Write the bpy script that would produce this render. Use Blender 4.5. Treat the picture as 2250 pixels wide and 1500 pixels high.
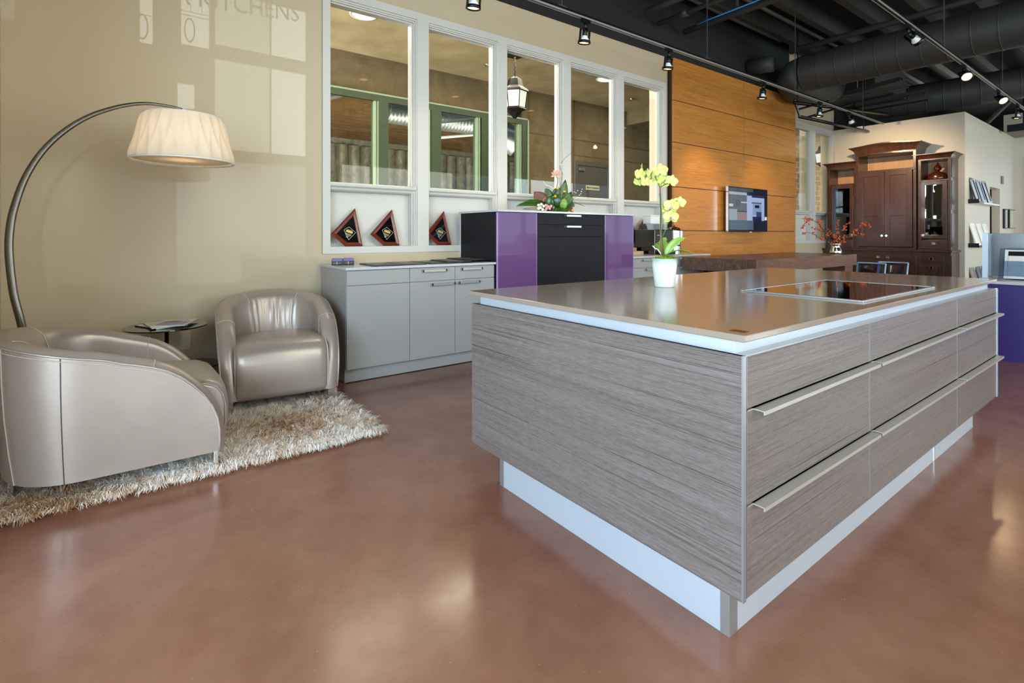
import bpy, math, random
from mathutils import Vector, Matrix
sc = bpy.context.scene
COL = sc.collection
for o in list(bpy.data.objects): bpy.data.objects.remove(o)
PI = math.pi
def R(a): return math.radians(a)
# ------------------------------------------------------------------ camera, world, exposure, daylight
YAW = 36.962
cam = bpy.data.objects.new('camera', bpy.data.cameras.new('camera')); COL.objects.link(cam)
cam.location = (0, 0, 1.214); cam.rotation_euler = (R(90), 0, R(-YAW))
cam.data.sensor_width = 36; cam.data.lens = 36*1131/2250; cam.data.shift_y = -235/2250
cam.data.clip_start = 0.05; cam.data.clip_end = 200
sc.camera = cam
w = bpy.data.worlds.new('world'); sc.world = w; w.use_nodes = True
w.node_tree.nodes['Background'].inputs[0].default_value = (0.62, 0.78, 1.0, 1)
w.node_tree.nodes['Background'].inputs[1].default_value = 1.6
sc.view_settings.view_transform = 'Standard'; sc.view_settings.look = 'None'
sc.view_settings.gamma = 1; sc.view_settings.use_curve_mapping = False
sc.view_settings.exposure = 0.6
try:
    sc.cycles.use_denoising = True; sc.cycles.max_bounces = 7; sc.cycles.diffuse_bounces = 4
    sc.cycles.glossy_bounces = 4; sc.cycles.transmission_bounces = 6; sc.cycles.transparent_max_bounces = 10
    sc.cycles.caustics_reflective = False; sc.cycles.caustics_refractive = False
    sc.cycles.sample_clamp_indirect = 6; sc.cycles.blur_glossy = 0.0
except Exception: pass
def light(name, typ, loc, energy, color=(1, 1, 1), size=(1, 1), rot=None, aim=None, parent=None, spot=None, blend=.6, r=None, spread=None):
    d = bpy.data.lights.new(name, typ); d.energy = energy; d.color = color
    if typ == 'AREA':
        d.shape = 'RECTANGLE'; d.size, d.size_y = size
        if spread: d.spread = R(spread)
    if typ == 'SPOT': d.spot_size = R(spot or 60); d.spot_blend = blend
    if r is not None and typ != 'AREA': d.shadow_soft_size = r
    o = bpy.data.objects.new(name, d); COL.objects.link(o); o.location = loc
    if rot: o.rotation_euler = rot
    if aim is not None: o.rotation_euler = (Vector(aim)-Vector(loc)).to_track_quat('-Z', 'Y').to_euler()
    if parent: o.parent = parent
    return o
DAY = (0.80, 0.90, 1.0); WARM = (1.0, 0.72, 0.42)
# daylight arriving at the shop's glazed fronts (each lies just outside the glazing) and at the two ends of the covered passage
light('daylight_west', 'AREA', (-3.2, -1.2, 1.9), 760, (.60, .77, 1.0), (6.4, 3.4), aim=(3, 1.2, 1.3))
light('daylight_atrium', 'AREA', (1.4, -3.35, 5.3), 540, (1, .95, .88), (5.6, 4.4), aim=(1.4, 3, 5.3))
light('daylight_entrance', 'AREA', (2.2, -3.35, 1.55), 42, (1, .97, .93), (3.2, 2.8), aim=(2.2, 3, 1.55))
light('daylight_south', 'AREA', (6.6, -5.2, 1.9), 230, (1, 0.90, 0.80), (4.2, 3.2), aim=(6.6, 3, 1.6))
light('daylight_south_east', 'AREA', (12.75, -5.2, 1.9), 330, DAY, (2.9, 3.2), aim=(12.75, 3, 1.6))
light('daylight_passage_west', 'AREA', (-4.8, 6.3, 2.0), 2000, (.9, .95, 1), (2.5, 3.4), aim=(6, 6.3, 2.0))
light('daylight_passage_east', 'AREA', (21.5, 6.3, 2.0), 230, (1, .97, .9), (2.5, 3.4), aim=(6, 6.3, 2.0))
# ------------------------------------------------------------------ materials
def C(h):
    h = h.lstrip('#'); v = [int(h[i:i+2], 16)/255 for i in (0, 2, 4)]
    return tuple(x/12.92 if x <= .04045 else ((x+.055)/1.055)**2.4 for x in v)+(1,)
def nt(name):
    m = bpy.data.materials.new(name); m.use_nodes = True
    t = m.node_tree; return m, t, t.nodes['Principled BSDF'], t.nodes.new, t.links.new
def coords(t, scale=(1, 1, 1), kind='Object', rot=(0, 0, 0)):
    tc = t.nodes.new('ShaderNodeTexCoord'); mp = t.nodes.new('ShaderNodeMapping')
    mp.inputs['Scale'].default_value = scale; mp.inputs['Rotation'].default_value = rot
    t.links.new(tc.outputs[kind], mp.inputs[0]); return mp.outputs[0]
def noise(t, vec, scale, detail=4, rough=.55, dist=0):
    n = t.nodes.new('ShaderNodeTexNoise'); n.inputs['Scale'].default_value = scale; n.inputs['Detail'].default_value = detail
    n.inputs['Roughness'].default_value = rough; n.inputs['Distortion'].default_value = dist
    t.links.new(vec, n.inputs['Vector']); return n.outputs[0]
def ramp(t, fac, stops):
    r = t.nodes.new('ShaderNodeValToRGB'); e = r.color_ramp.elements
    while len(e) < len(stops): e.new(.5)
    for i, (p, c) in enumerate(stops): e[i].position = p; e[i].color = c if len(c) == 4 else tuple(c)+(1,)
    t.links.new(fac, r.inputs[0]); return r.outputs[0]
def bump(t, h, strength=.2, dist=.01, bsdf=None):
    b = t.nodes.new('ShaderNodeBump'); b.inputs['Strength'].default_value = strength; b.inputs['Distance'].default_value = dist
    t.links.new(h, b.inputs['Height'])
    if bsdf: t.links.new(b.outputs[0], bsdf.inputs['Normal'])
    return b.outputs[0]
def mixc(t, fac, a, b, mode='MIX'):
    m = t.nodes.new('ShaderNodeMix'); m.data_type = 'RGBA'; m.blend_type = mode
    for s, v in ((0, fac), (6, a), (7, b)):
        if hasattr(v, 'links'): t.links.new(v, m.inputs[s])
        else: m.inputs[s].default_value = v
    return m.outputs[2]
def mat(name, col, rough=.5, metal=0, bs=None, spec=None, coat=0, crough=.04, var=None, emit=None, trans=0, sheen=0):
    m, t, p, N, L = nt(name); c = C(col)
    p.inputs['Base Color'].default_value = c; p.inputs['Roughness'].default_value = rough; p.inputs['Metallic'].default_value = metal
    if spec is not None: p.inputs['Specular IOR Level'].default_value = spec
    if coat: p.inputs['Coat Weight'].default_value = coat; p.inputs['Coat Roughness'].default_value = crough
    if trans: p.inputs['Transmission Weight'].default_value = trans
    if sheen: p.inputs['Sheen Weight'].default_value = sheen
    if emit: p.inputs['Emission Color'].default_value = C(emit[0]); p.inputs['Emission Strength'].default_value = emit[1]
    v = coords(t)
    if var:
        n = noise(t, v, var[1], 5); L(ramp(t, n, [(.3, c), (.75, C(var[0]))]), p.inputs['Base Color'])
    n = noise(t, v, (bs or (40, .03))[0], 3); bump(t, n, (bs or (40, .03))[1], .004, p)
    return m
def grain(name, cols, scale, nscale=6, rough=.35, lines=None, coat=0, dist=.6, bumpst=.08):
    """wood: stretched noise; scale stretches the coordinates (small along the grain)"""
    m, t, p, N, L = nt(name); v = coords(t, scale)
    a = noise(t, v, nscale, 8, .65, dist); b = noise(t, v, nscale*5, 4, .6, .2)
    col = ramp(t, a, [(.28, C(cols[0])), (.5, C(cols[1])), (.72, C(cols[2]))])
    col = mixc(t, .35, col, ramp(t, b, [(.35, C(cols[0])), (.65, C(cols[2]))]))
    if lines: col = mixc(t, ramp(t, noise(t, v, lines[1], 2, .5, .1), [(.60, (0, 0, 0, 1)), (.66, (1, 1, 1, 1))]), col, C(lines[0]))
    L(col, p.inputs['Base Color']); p.inputs['Roughness'].default_value = rough
    if coat: p.inputs['Coat Weight'].default_value = coat; p.inputs['Coat Roughness'].default_value = .08
    bump(t, b, bumpst, .003, p); return m
def glassmat(name, tint='#ffffff', ior=1.45, rough=.0, boost=1.0):
    m = bpy.data.materials.new(name); m.use_nodes = True; t = m.node_tree; t.nodes.clear()
    out = t.nodes.new('ShaderNodeOutputMaterial'); mx = t.nodes.new('ShaderNodeMixShader')
    lw = t.nodes.new('ShaderNodeLayerWeight'); lw.inputs['Blend'].default_value = .5
    pw = t.nodes.new('ShaderNodeMath'); pw.operation = 'POWER'; pw.inputs[1].default_value = 5; t.links.new(lw.outputs['Facing'], pw.inputs[0])
    f0 = ((ior-1)/(ior+1))**2; f = t.nodes.new('ShaderNodeMath'); f.operation = 'MULTIPLY_ADD'; f.inputs[1].default_value = 1-f0; f.inputs[2].default_value = f0
    t.links.new(pw.outputs[0], f.inputs[0])
    tr = t.nodes.new('ShaderNodeBsdfTransparent'); g = t.nodes.new('ShaderNodeBsdfGlossy')
    tr.inputs[0].default_value = C(tint); g.inputs['Roughness'].default_value = rough
    g.inputs['Color'].default_value = (boost, boost, boost, 1)
    t.links.new(f.outputs[0], mx.inputs[0]); t.links.new(tr.outputs[0], mx.inputs[1]); t.links.new(g.outputs[0], mx.inputs[2])
    t.links.new(mx.outputs[0], out.inputs[0]); return m
M = {}
M['wall'] = mat('wall_paint', '#c7b69a', .5, bs=(60, .02), spec=.3, coat=.48, crough=.0)
M['wall_cream'] = mat('cream_paint', '#d2cab8', .5)
M['trim'] = mat('trim_paint', '#cfccc5', .35)
M['black'] = mat('black_paint', '#17181a', .75, bs=(25, .1))
M['duct'] = mat('duct_paint', '#343433', .6)
M['blackmetal'] = mat('black_metal', '#0c0c0d', .35, .3)
M['steelgrey'] = mat('track_metal', '#b4b2b0', .35, .6)
M['chrome'] = mat('chrome', '#e8e8ea', .07, 1)
M['alu'] = mat('brushed_aluminium', '#b2b2b3', .3, .75)
M['alu_blue'] = mat('satin_aluminium', '#ccd3dc', .34, .5)
M['greycab'] = mat('grey_lacquer', '#a3a09d', .3, spec=.5)
M['slabwhite'] = mat('white_quartz', '#c4c4c8', .2, bs=(300, .02))
M['purple'] = mat('purple_glass_front', '#6b4878', .04, spec=.6)
M['purple_edge'] = mat('purple_glass_edge', '#a88cc4', .1, coat=1)
M['darkcab'] = mat('charcoal_laminate', '#14131a', .55, spec=.25, bs=(500, .08))
M['deskpurple'] = mat('desk_violet', '#33256c', .35)
M['glass'] = glassmat('window_glass', '#f2f5f2', 1.28)
M['acrylic'] = glassmat('acrylic', '#dfe8f2', 1.6, boost=1)
M['tableglass'] = glassmat('smoked_glass', '#8f9086', 1.7)
M['blackglass'] = mat('black_glass', '#050505', .02, spec=.9, coat=1)
M['armsteel'] = mat('dark_brushed_steel', '#77716b', .25, 1)
M['led'] = mat('lit_bulb', '#fff0d8', .3, emit=('#ffb768', 7))
M['dlight'] = mat('lit_downlight', '#fff0d8', .3, emit=('#ffe9b8', 2.5))
M['green'] = mat('green_paint', '#384630', .5)
M['greenlit'] = mat('lit_green_bead', '#93a588', .4)  # pale copy of the green: side light on the jambs put into the colour
M['leaf'] = mat('leaf_green', '#1c3f12', .25, var=('#3a6a1e', 9))
M['orleaf'] = mat('orchid_leaf', '#5f8a2c', .35, var=('#9fb852', 9))
M['brownleaf'] = mat('brown_leaf', '#6e3a28', .35)
M['stemred'] = mat('red_brown_stem', '#9a5540', .5)
M['stemgreen'] = mat('green_stem', '#5c7a3c', .5)
M['twig'] = mat('brown_twig', '#4a372a', .7)
M['petal'] = mat('pale_yellow_petal', '#c6c95c', .5, var=('#e0e28c', 20))
M['lip'] = mat('orchid_lip', '#a04f80', .5, var=('#ead2dc', 60))
M['yellow'] = mat('yellow_flower', '#e6b41c', .7)
M['pinkpetal'] = mat('pink_petal', '#d99a9a', .5)
M['whitepetal'] = mat('cream_petal', '#efe6d2', .5)
M['lily'] = mat('lily_petal', '#dcae9e', .5)
M['berry'] = mat('orange_berry', '#dc5f1e', .4)
M['moss'] = mat('moss', '#6f7f1c', .9, var=('#a9a83a', 90))
M['white'] = mat('white_plastic', '#ececec', .4)
M['paper'] = mat('paper', '#e6e3de', .5)
M['mahog'] = mat('mahogany', '#7a2a16', .3, var=('#5c1d10', 15), coat=.3)
M['blackenamel'] = mat('black_plate', '#060609', .12, coat=1)
M['gold'] = mat('gold_plate', '#e8c264', .3, .5)
M['silverline'] = mat('silver_print', '#cfcfc0', .4, .3)
M['seam'] = mat('stitching', '#cfc4b8', .6)
M['seamdark'] = mat('dark_seam', '#4a3f3a', .6)
M['buddha'] = mat('carved_red_wood', '#4c1c10', .2, coat=.8)
M['lantern_white'] = mat('frosted_pane', '#e6e8e0', .3, emit=('#f2f2e6', .5))
M['orange'] = mat('orange_print', '#d9441e', .5)
M['steelbrush'] = mat('stainless', '#848585', .25, .95)
M['navy'] = mat('blue_grey_door', '#4c5a70', .25, coat=.3)
M['cable'] = mat('blue_cable', '#3c8fd0', .5)
M['ghost'] = glassmat('clear_blue_plastic', '#b8cfe8', 1.55)
M['darkopen'] = mat('painted_dim_recess', '#6d6356', .7)
M['ground'] = mat('outside_paving', '#b5ada0', .9)
M['foliage'] = mat('tree_foliage', '#4f7a30', .7, var=('#9db84a', 3))
M['bark'] = mat('bark', '#5b4a3a', .9)
# leather
m, t, p, N, L = nt('taupe_leather'); M['leather'] = m
v = coords(t)
L(ramp(t, noise(t, v, 2.5, 3), [(.3, C('#ab9c92')), (.7, C('#b8a99e'))]), p.inputs['Base Color'])
p.inputs['Roughness'].default_value = .33; p.inputs['Metallic'].default_value = .35; p.inputs['Specular IOR Level'].default_value = .6
vo = t.nodes.new('ShaderNodeTexVoronoi'); vo.inputs['Scale'].default_value = 260; L(v, vo.inputs['Vector'])
bump(t, mixc(t, .5, vo.outputs[0], noise(t, v, 7, 3)), .10, .003, p)
# floor
m, t, p, N, L = nt('stained_concrete'); M['floor'] = m
v = coords(t)
a = noise(t, v, .9, 6, .6, .5); b = noise(t, v, 4.0, 8, .7, .3)
c1 = ramp(t, a, [(.3, C('#744735')), (.5, C('#8a5d49')), (.72, C('#a27965'))])
c2 = ramp(t, b, [(.3, C('#6a3d2a')), (.7, C('#956954'))])
col = mixc(t, .4, c1, c2)
sp = ramp(t, noise(t, v, 160, 1), [(.78, (0, 0, 0, 1)), (.8, (1, 1, 1, 1))])
L(mixc(t, sp, col, C('#c9b49c')), p.inputs['Base Color'])
rr = ramp(t, noise(t, v, 2.2, 5), [(.3, (.13, .13, .13, 1)), (.7, (.27, .27, .27, 1))]); L(rr, p.inputs['Roughness'])
p.inputs['Coat Weight'].default_value = .15; p.inputs['Coat Roughness'].default_value = .16
bump(t, noise(t, v, 9, 5), .04, .01, p)
# quartz island top
m, t, p, N, L = nt('taupe_quartz'); M['quartz'] = m
v = coords(t); L(ramp(t, noise(t, v, 350, 2), [(.35, C('#8e7c6d')), (.65, C('#9c8a7a'))]), p.inputs['Base Color'])
p.inputs['Roughness'].default_value = .13; p.inputs['Coat Weight'].default_value = .0; p.inputs['Coat Roughness'].default_value = .03
m, t, p, N, L = nt('taupe_wood'); M['taupe'] = m
va = coords(t, (.15, .15, 9)); vb = coords(t, (.5, .5, 210)); vc = coords(t, (16, 16, 420)); vd = coords(t, (.22, .22, 95))
c1 = ramp(t, noise(t, va, 2.2, 4, .6, .1), [(.3, C('#584a45')), (.5, C('#6c5f5a')), (.7, C('#7f736e'))])
c1 = mixc(t, .45, c1, ramp(t, noise(t, vb, 2.0, 3, .7, .1), [(.32, C('#413531')), (.68, C('#8b7f79'))]))
c1 = mixc(t, .35, c1, ramp(t, noise(t, vc, 1.6, 2, .7), [(.35, C('#453935')), (.65, C('#928680'))]))
c1 = mixc(t, ramp(t, noise(t, vd, 3.2, 3, .6, .05), [(.60, (0, 0, 0, 1)), (.66, (.8, .8, .8, 1))]), c1, C('#2e2520'))
L(c1, p.inputs['Base Color']); p.inputs['Roughness'].default_value = .38; bump(t, noise(t, vb, 2, 3), .05, .002, p)
M['oakx'] = grain('honey_oak', ('#a4622a', '#c07e36', '#d2974e'), (.6, 1, 14), 2.2, .28, dist=1.0, bumpst=.03)
M['walnut'] = grain('walnut', ('#301b13', '#663d2a', '#955f42'), (.7, 2.2, 6), 3.5, .3, dist=2.2)
M['walnuty'] = grain('walnut_end', ('#2c1e1a', '#54392c', '#86664e'), (3, 9, 3), 2.2, .35, dist=2.5)
M['hutch'] = grain('dark_cherry', ('#301c13', '#442a1d', '#5a3a28'), (2, 5, .7), 3, .28, dist=.6, coat=.2)
M['hutchback'] = grain('lit_cherry_back', ('#a57a58', '#c4966c', '#d2a478'), (2, 9, .6), 3, .5, dist=.3)  # lighter than the cherry: spotlight on the niche backs put into the colour
# stucco
m, t, p, N, L = nt('stucco'); M['stucco'] = m
v = coords(t)
sc_ = mixc(t, .5, noise(t, v, 3.2, 3, .6, 3.0), noise(t, coords(t, (1, 1, .35)), 14, 2, .6, 1.0), 'DIFFERENCE')
L(mixc(t, ramp(t, sc_, [(.0, (.8, .8, .8, 1)), (.012, (.3, .3, .3, 1)), (.03, (0, 0, 0, 1))]), ramp(t, noise(t, v, 1.6, 7, .65, .8), [(.3, C('#86704a')), (.55, C('#a08a62')), (.75, C('#b39d74'))]), C('#5a4628')), p.inputs['Base Color']); p.inputs['Roughness'].default_value = .8
bump(t, noise(t, v, 3.0, 12, .8, 3.5), 1.0, .12, p)
# stone masonry
m, t, p, N, L = nt('rough_stone'); M['stone'] = m
v = coords(t, rot=(R(90), 0, 0))
br = t.nodes.new('ShaderNodeTexBrick'); br.inputs['Scale'].default_value = 1.5; br.inputs['Mortar Size'].default_value = .03
br.inputs['Color1'].default_value = C('#b89a6a'); br.inputs['Color2'].default_value = C('#8f6f4c'); br.inputs['Mortar'].default_value = C('#c9b58c')
L(v, br.inputs['Vector']); L(mixc(t, .3, br.outputs[0], ramp(t, noise(t, v, 5, 6), [(.3, C('#806040')), (.7, C('#d8c090'))])), p.inputs['Base Color'])
p.inputs['Roughness'].default_value = .9; bump(t, noise(t, v, 8, 6), .7, .05, p)
# foil batts, rough joist timber
m, t, p, N, L = nt('foil_batts'); M['foil'] = m
v = coords(t); L(ramp(t, noise(t, v, 3, 7, .7, 1), [(.3, C('#6f6a5c')), (.7, C('#b8b4a6'))]), p.inputs['Base Color'])
p.inputs['Roughness'].default_value = .45; p.inputs['Metallic'].default_value = .3; bump(t, noise(t, v, 6, 5), .5, .05, p)
M['joist'] = grain('rough_timber', ('#4c3620', '#6f5030', '#8a683f'), (1, 6, 2), 3, .8, dist=.6)
M['spiral'] = mat('galvanised_duct', '#9aa2a8', .35, .8)
# fabric shade (light passes through)
m, t, p, N, L = nt('pleated_fabric'); M['shade'] = m
p.inputs['Base Color'].default_value = C('#e2dbcd'); p.inputs['Roughness'].default_value = .8
tl = N('ShaderNodeBsdfTranslucent'); tl.inputs[0].default_value = C('#fdf0dc'); mx = N('ShaderNodeMixShader'); mx.inputs[0].default_value = .38
out = t.nodes['Material Output']; L(p.outputs[0], mx.inputs[1]); L(tl.outputs[0], mx.inputs[2]); L(mx.outputs[0], out.inputs[0])
# rug strands: colour per strand
m, t, p, N, L = nt('rug_yarn'); M['yarn'] = m
at = N('ShaderNodeAttribute'); at.attribute_name = 'tone'
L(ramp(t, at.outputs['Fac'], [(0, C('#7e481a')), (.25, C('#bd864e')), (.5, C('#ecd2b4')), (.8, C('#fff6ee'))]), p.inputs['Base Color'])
p.inputs['Roughness'].default_value = .55; p.inputs['Sheen Weight'].default_value = .2
M['rugback'] = mat('rug_backing', '#8d7c66', .9)
# pot glaze
m, t, p, N, L = nt('pot_glaze'); M['pot'] = m
v = coords(t); sx = N('ShaderNodeSeparateXYZ'); L(v, sx.inputs[0])
ad = N('ShaderNodeMath'); ad.operation = 'MULTIPLY_ADD'; L(noise(t, v, 55, 4), ad.inputs[0]); ad.inputs[1].default_value = .04; L(sx.outputs[2], ad.inputs[2])
L(ramp(t, ad.outputs[0], [(.145, C('#e8ecea')), (.165, C('#a9bdb2'))]), p.inputs['Base Color']); p.inputs['Roughness'].default_value = .3
# ------------------------------------------------------------------ mesh helpers
class MB:
    def __init__(s): s.v = []; s.f = []; s.uvs = None
    def add(s, vs, fs):
        n = len(s.v); s.v += [tuple(x) for x in vs]; s.f += [tuple(i+n for i in f) for f in fs]; return s
    def box(s, x0, x1, y0, y1, z0, z1, mt=None):
        vs = [(x, y, z) for x in (x0, x1) for y in (y0, y1) for z in (z0, z1)]
        if mt: vs = [tuple(mt @ Vector(q)) for q in vs]
        return s.add(vs, [(0, 1, 3, 2), (4, 6, 7, 5), (0, 4, 5, 1), (2, 3, 7, 6), (0, 2, 6, 4), (1, 5, 7, 3)])
    def prism(s, pts, d, mt=None):
        """pts: 3D polygon, d: extrusion vector"""
        n = len(pts); d = Vector(d); a = [Vector(q) for q in pts]; b = [q+d for q in a]; vs = a+b
        if mt: vs = [mt @ q for q in vs]
        return s.add(vs, [tuple(range(n-1, -1, -1)), tuple(range(n, 2*n))]+[(i, (i+1) % n, n+(i+1) % n, n+i) for i in range(n)])
    def tube(s, pts, r, seg=8, cap=True, flat=None):
        """r number or list; flat=(a,b) elliptical section factors"""
        pts = [Vector(q) for q in pts]; n = len(pts); rs = r if isinstance(r, (list, tuple)) else [r]*n
        base = len(s.v); up = None; vs = []
        for i, q in enumerate(pts):
            d = (pts[min(i+1, n-1)]-pts[max(i-1, 0)]).normalized()
            if up is None: up = Vector((0, 0, 1)) if abs(d.z) < .9 else Vector((1, 0, 0))
            a = d.cross(up); a = a.normalized() if a.length > 1e-6 else Vector((1, 0, 0)); b = a.cross(d).normalized(); up = b
            fa, fb = flat or (1, 1)
            for k in range(seg):
                t_ = 2*PI*k/seg; vs.append(q+a*math.cos(t_)*rs[i]*fa+b*math.sin(t_)*rs[i]*fb)
        fs = [(i*seg+k, i*seg+(k+1) % seg, (i+1)*seg+(k+1) % seg, (i+1)*seg+k) for i in range(n-1) for k in range(seg)]
        if cap: fs += [tuple(range(seg-1, -1, -1)), tuple((n-1)*seg+k for k in range(seg))]
        return s.add(vs, fs)
    def lathe(s, prof, c=(0, 0, 0), seg=32, cap=True, axis=None):
        vs = []; n = len(prof)
        for r, z in prof:
            for k in range(seg):
                t_ = 2*PI*k/seg; q = Vector((r*math.cos(t_), r*math.sin(t_), z))
                if axis: q = axis @ q
                vs.append(q+Vector(c))
        fs = [(i*seg+k, i*seg+(k+1) % seg, (i+1)*seg+(k+1) % seg, (i+1)*seg+k) for i in range(n-1) for k in range(seg)]
        if cap: fs += [tuple(range(seg-1, -1, -1)), tuple((n-1)*seg+k for k in range(seg))]
        return s.add(vs, fs)
    def ball(s, c, r, seg=10, sc_=(1, 1, 1)):
        pr = [(r*math.sin(PI*i/(seg//2+2)), -r*math.cos(PI*i/(seg//2+2))) for i in range(0, seg//2+3)]
        pr[0] = (1e-4, pr[0][1]); pr[-1] = (1e-4, pr[-1][1])
        return s.lathe([(a, b) for a, b in pr], c, seg, True, Matrix.Diagonal(sc_))
    def grid(s, rows, close=False):
        m_ = len(rows[0]); vs = [q for r_ in rows for q in r_]
        fs = [(i*m_+k, i*m_+k+1, (i+1)*m_+k+1, (i+1)*m_+k) for i in range(len(rows)-1) for k in range(m_-1)]
        if close: fs += [(i*m_+m_-1, i*m_, (i+1)*m_, (i+1)*m_+m_-1) for i in range(len(rows)-1)]
        return s.add(vs, fs)
def build(name, mb, m, parent=None, bevel=0, smooth=False, solid=0, sub=0, world=True):
    """verts are given in world space; stored in the root thing's own frame"""
    me = bpy.data.meshes.new(name); vs = mb.v
    root = parent
    while root is not None and root.parent is not None: root = root.parent
    if root is not None and world:
        im = (Matrix.Translation(root.location) @ root.rotation_euler.to_matrix().to_4x4()).inverted()
        vs = [tuple(im @ Vector(q)) for q in vs]
    me.from_pydata(vs, [], mb.f); me.update()
    o = bpy.data.objects.new(name, me); COL.objects.link(o)
    if isinstance(m, str): m = M[m]
    me.materials.append(m)
    if parent is not None: o.parent = parent
    if smooth: me.polygons.foreach_set('use_smooth', [True]*len(me.polygons))
    if solid:
        q = o.modifiers.new('solid', 'SOLIDIFY'); q.thickness = solid; q.offset = 0
    if bevel:
        q = o.modifiers.new('bevel', 'BEVEL'); q.width = bevel; q.segments = 2; q.limit_method = 'ANGLE'; q.angle_limit = R(40)
    if sub:
        q = o.modifiers.new('sub', 'SUBSURF'); q.levels = sub; q.render_levels = sub
    return o
def box(name, m, parent, *b, bevel=0): return build(name, MB().box(*b), m, parent, bevel)
def tag(o, label, cat, group=None, kind=None):
    if label: o['label'] = label
    if cat: o['category'] = cat
    if group: o['group'] = group
    if kind: o['kind'] = kind
    return o
def thing(name, label, cat, loc=(0, 0, 0), rz=0, group=None):
    o = bpy.data.objects.new(name, None); COL.objects.link(o); o.location = loc; o.rotation_euler = (0, 0, rz)
    o.empty_display_size = .1; return tag(o, label, cat, group)
def struct(name, mb, m, parent=None, label=None, bevel=0, **k):
    o = build(name, mb, m, parent, bevel, **k)
    if parent is None:
        o['kind'] = 'structure'
        if label: o['label'] = label; o['category'] = name.split('_')[0]
    return o
def sthing(name, label, cat, loc=(0, 0, 0)):
    o = thing(name, label, cat, loc); o['kind'] = 'structure'; return o
def dup(root, loc, rz=0, label=None, group=None):
    r = root.copy(); COL.objects.link(r); r.location = loc; r.rotation_euler = (0, 0, rz)
    if label: r['label'] = label
    if group: r['group'] = group
    def rec(a, b):
        for ch in [x for x in a.children]:
            c_ = ch.copy(); COL.objects.link(c_); c_.parent = b; rec(ch, c_)
    rec(root, r); return r
def text_mb(s_, size, origin, xdir, ydir, depth=.001, align='CENTER'):
    """lettering as mesh: baseline along xdir, up along ydir"""
    cu = bpy.data.curves.new('lettering', 'FONT'); cu.body = s_; cu.size = size; cu.align_x = align; cu.extrude = depth; cu.resolution_u = 3
    ob = bpy.data.objects.new('lettering', cu); COL.objects.link(ob)
    dg = bpy.context.evaluated_depsgraph_get(); me = bpy.data.meshes.new_from_object(ob.evaluated_get(dg))
    x = Vector(xdir).normalized(); y = Vector(ydir).normalized(); z = x.cross(y); o_ = Vector(origin); mb = MB()
    mb.add([o_+x*q.co.x+y*q.co.y+z*q.co.z for q in me.vertices], [tuple(f.vertices) for f in me.polygons])
    bpy.data.objects.remove(ob); bpy.data.curves.remove(cu); bpy.data.meshes.remove(me); return mb
# ------------------------------------------------------------------ room shell
YW = 4.80
struct('floor', MB().box(-1.6, 22, -5.0, 4.8, -.1, 0), 'floor', label='polished reddish-brown stained concrete floor of the showroom')
struct('floor', MB().box(-9, 24, 4.8, 7.6, -.1, -.001), 'ground', label='pale paving of the covered passage behind the windows')
struct('ground', MB().box(-60, 60, -60, 60, -.3, -.11), 'ground', label='paved ground outside the shop')
mb = MB()
mb.box(-.66, 1.44, YW, 5.05, 0, 3.885).box(1.44, 6.50, YW, 5.05, 0, 1.036).box(1.44, 6.50, YW, 5.05, 3.485, 3.885).box(6.50, 6.55, YW, 5.05, 0, 3.885)
mb.box(10.42, 12.49, YW, 5.05, 0, 1.036).box(10.42, 12.49, YW, 5.05, 3.485, 4.95)
for i in range(4): mb.box(2.40+1.01*i, 2.505+1.01*i, YW+.01, 4.93, 1.0, 3.5)
mb.box(11.42, 11.54, YW+.01, 5.05, 1.0, 3.5).box(1.44, 1.50, YW+.01, 5.05, 1, 3.5).box(6.44, 6.5, YW+.01, 5.05, 1, 3.5).box(12.44, 12.49, YW+.01, 5.05, 1, 3.5)
struct('wall_back', mb, 'wall', label='beige painted wall around the row of interior windows')
struct('wall_back', MB().box(12.62, 22, YW, 5.05, 3.5, 4.95).box(-.66, 6.55, YW, 5.05, 3.885, 4.95).box(6.55, 10.42, YW, 5.05, 0, 4.95), 'black', label='black painted upper wall above the beige wall')
struct('wall_left', MB().box(-.86, -.66, 2.7, 5.05, 0, 4.95).box(-1.5, -.66, 2.62, 2.7, 0, 4.95).box(-1.6, -1.5, -3.1, 2.7, 3.2, 4.95), 'wall', label='beige side wall behind the arc lamp')
struct('wall_end', MB().box(22, 22.2, -5.1, 5.05, 0, 4.95), 'black', label='dark far wall of the building')
struct('wall_right', MB().box(16.84, 17.0, -5, 2.586, 0, 3.5), 'wall_cream', label='pale end wall with a white window frame')
struct('wall_front', MB().box(4.3, 22, -5.1, -4.95, 3.3, 4.95).box(4.2, 4.3, -5.1, -3.0, 0, 4.95), 'wall', label='wall strip above the shop glazing')
# glazed fronts: mullions and glass
mb = MB()
for y in (-3.0, -1.7, -.1, 1.3, 2.58): mb.box(-1.58, -1.5, y-.04, y+.04, 0, 3.2)
for z in (0, 2.4, 3.14): mb.box(-1.58, -1.5, -3.0, 2.6, z, z+.07)
wn = sthing('window_8', 'aluminium framed shop front glazing on the side street', 'window', (-1.54, -1, 0))
build('window_frame', mb, 'alu', wn); box('pane', 'glass', wn, -1.545, -1.535, -3.0, 2.6, .05, 3.15)
mb = MB()
for i in range(12): mb.box(4.34+i*1.5-.04, 4.34+i*1.5+.04, -5.02, -4.94, 0, 3.3)
for z in (0, 2.4, 3.22): mb.box(4.3, 21.9, -5.02, -4.94, z, z+.07)
wn = sthing('window_9', 'long aluminium framed shop front glazing facing the street', 'window', (7, -4.98, 0))
build('window_frame', mb, 'alu', wn); box('pane', 'glass', wn, 4.3, 21.9, -4.985, -4.975, .05, 3.25)
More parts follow.
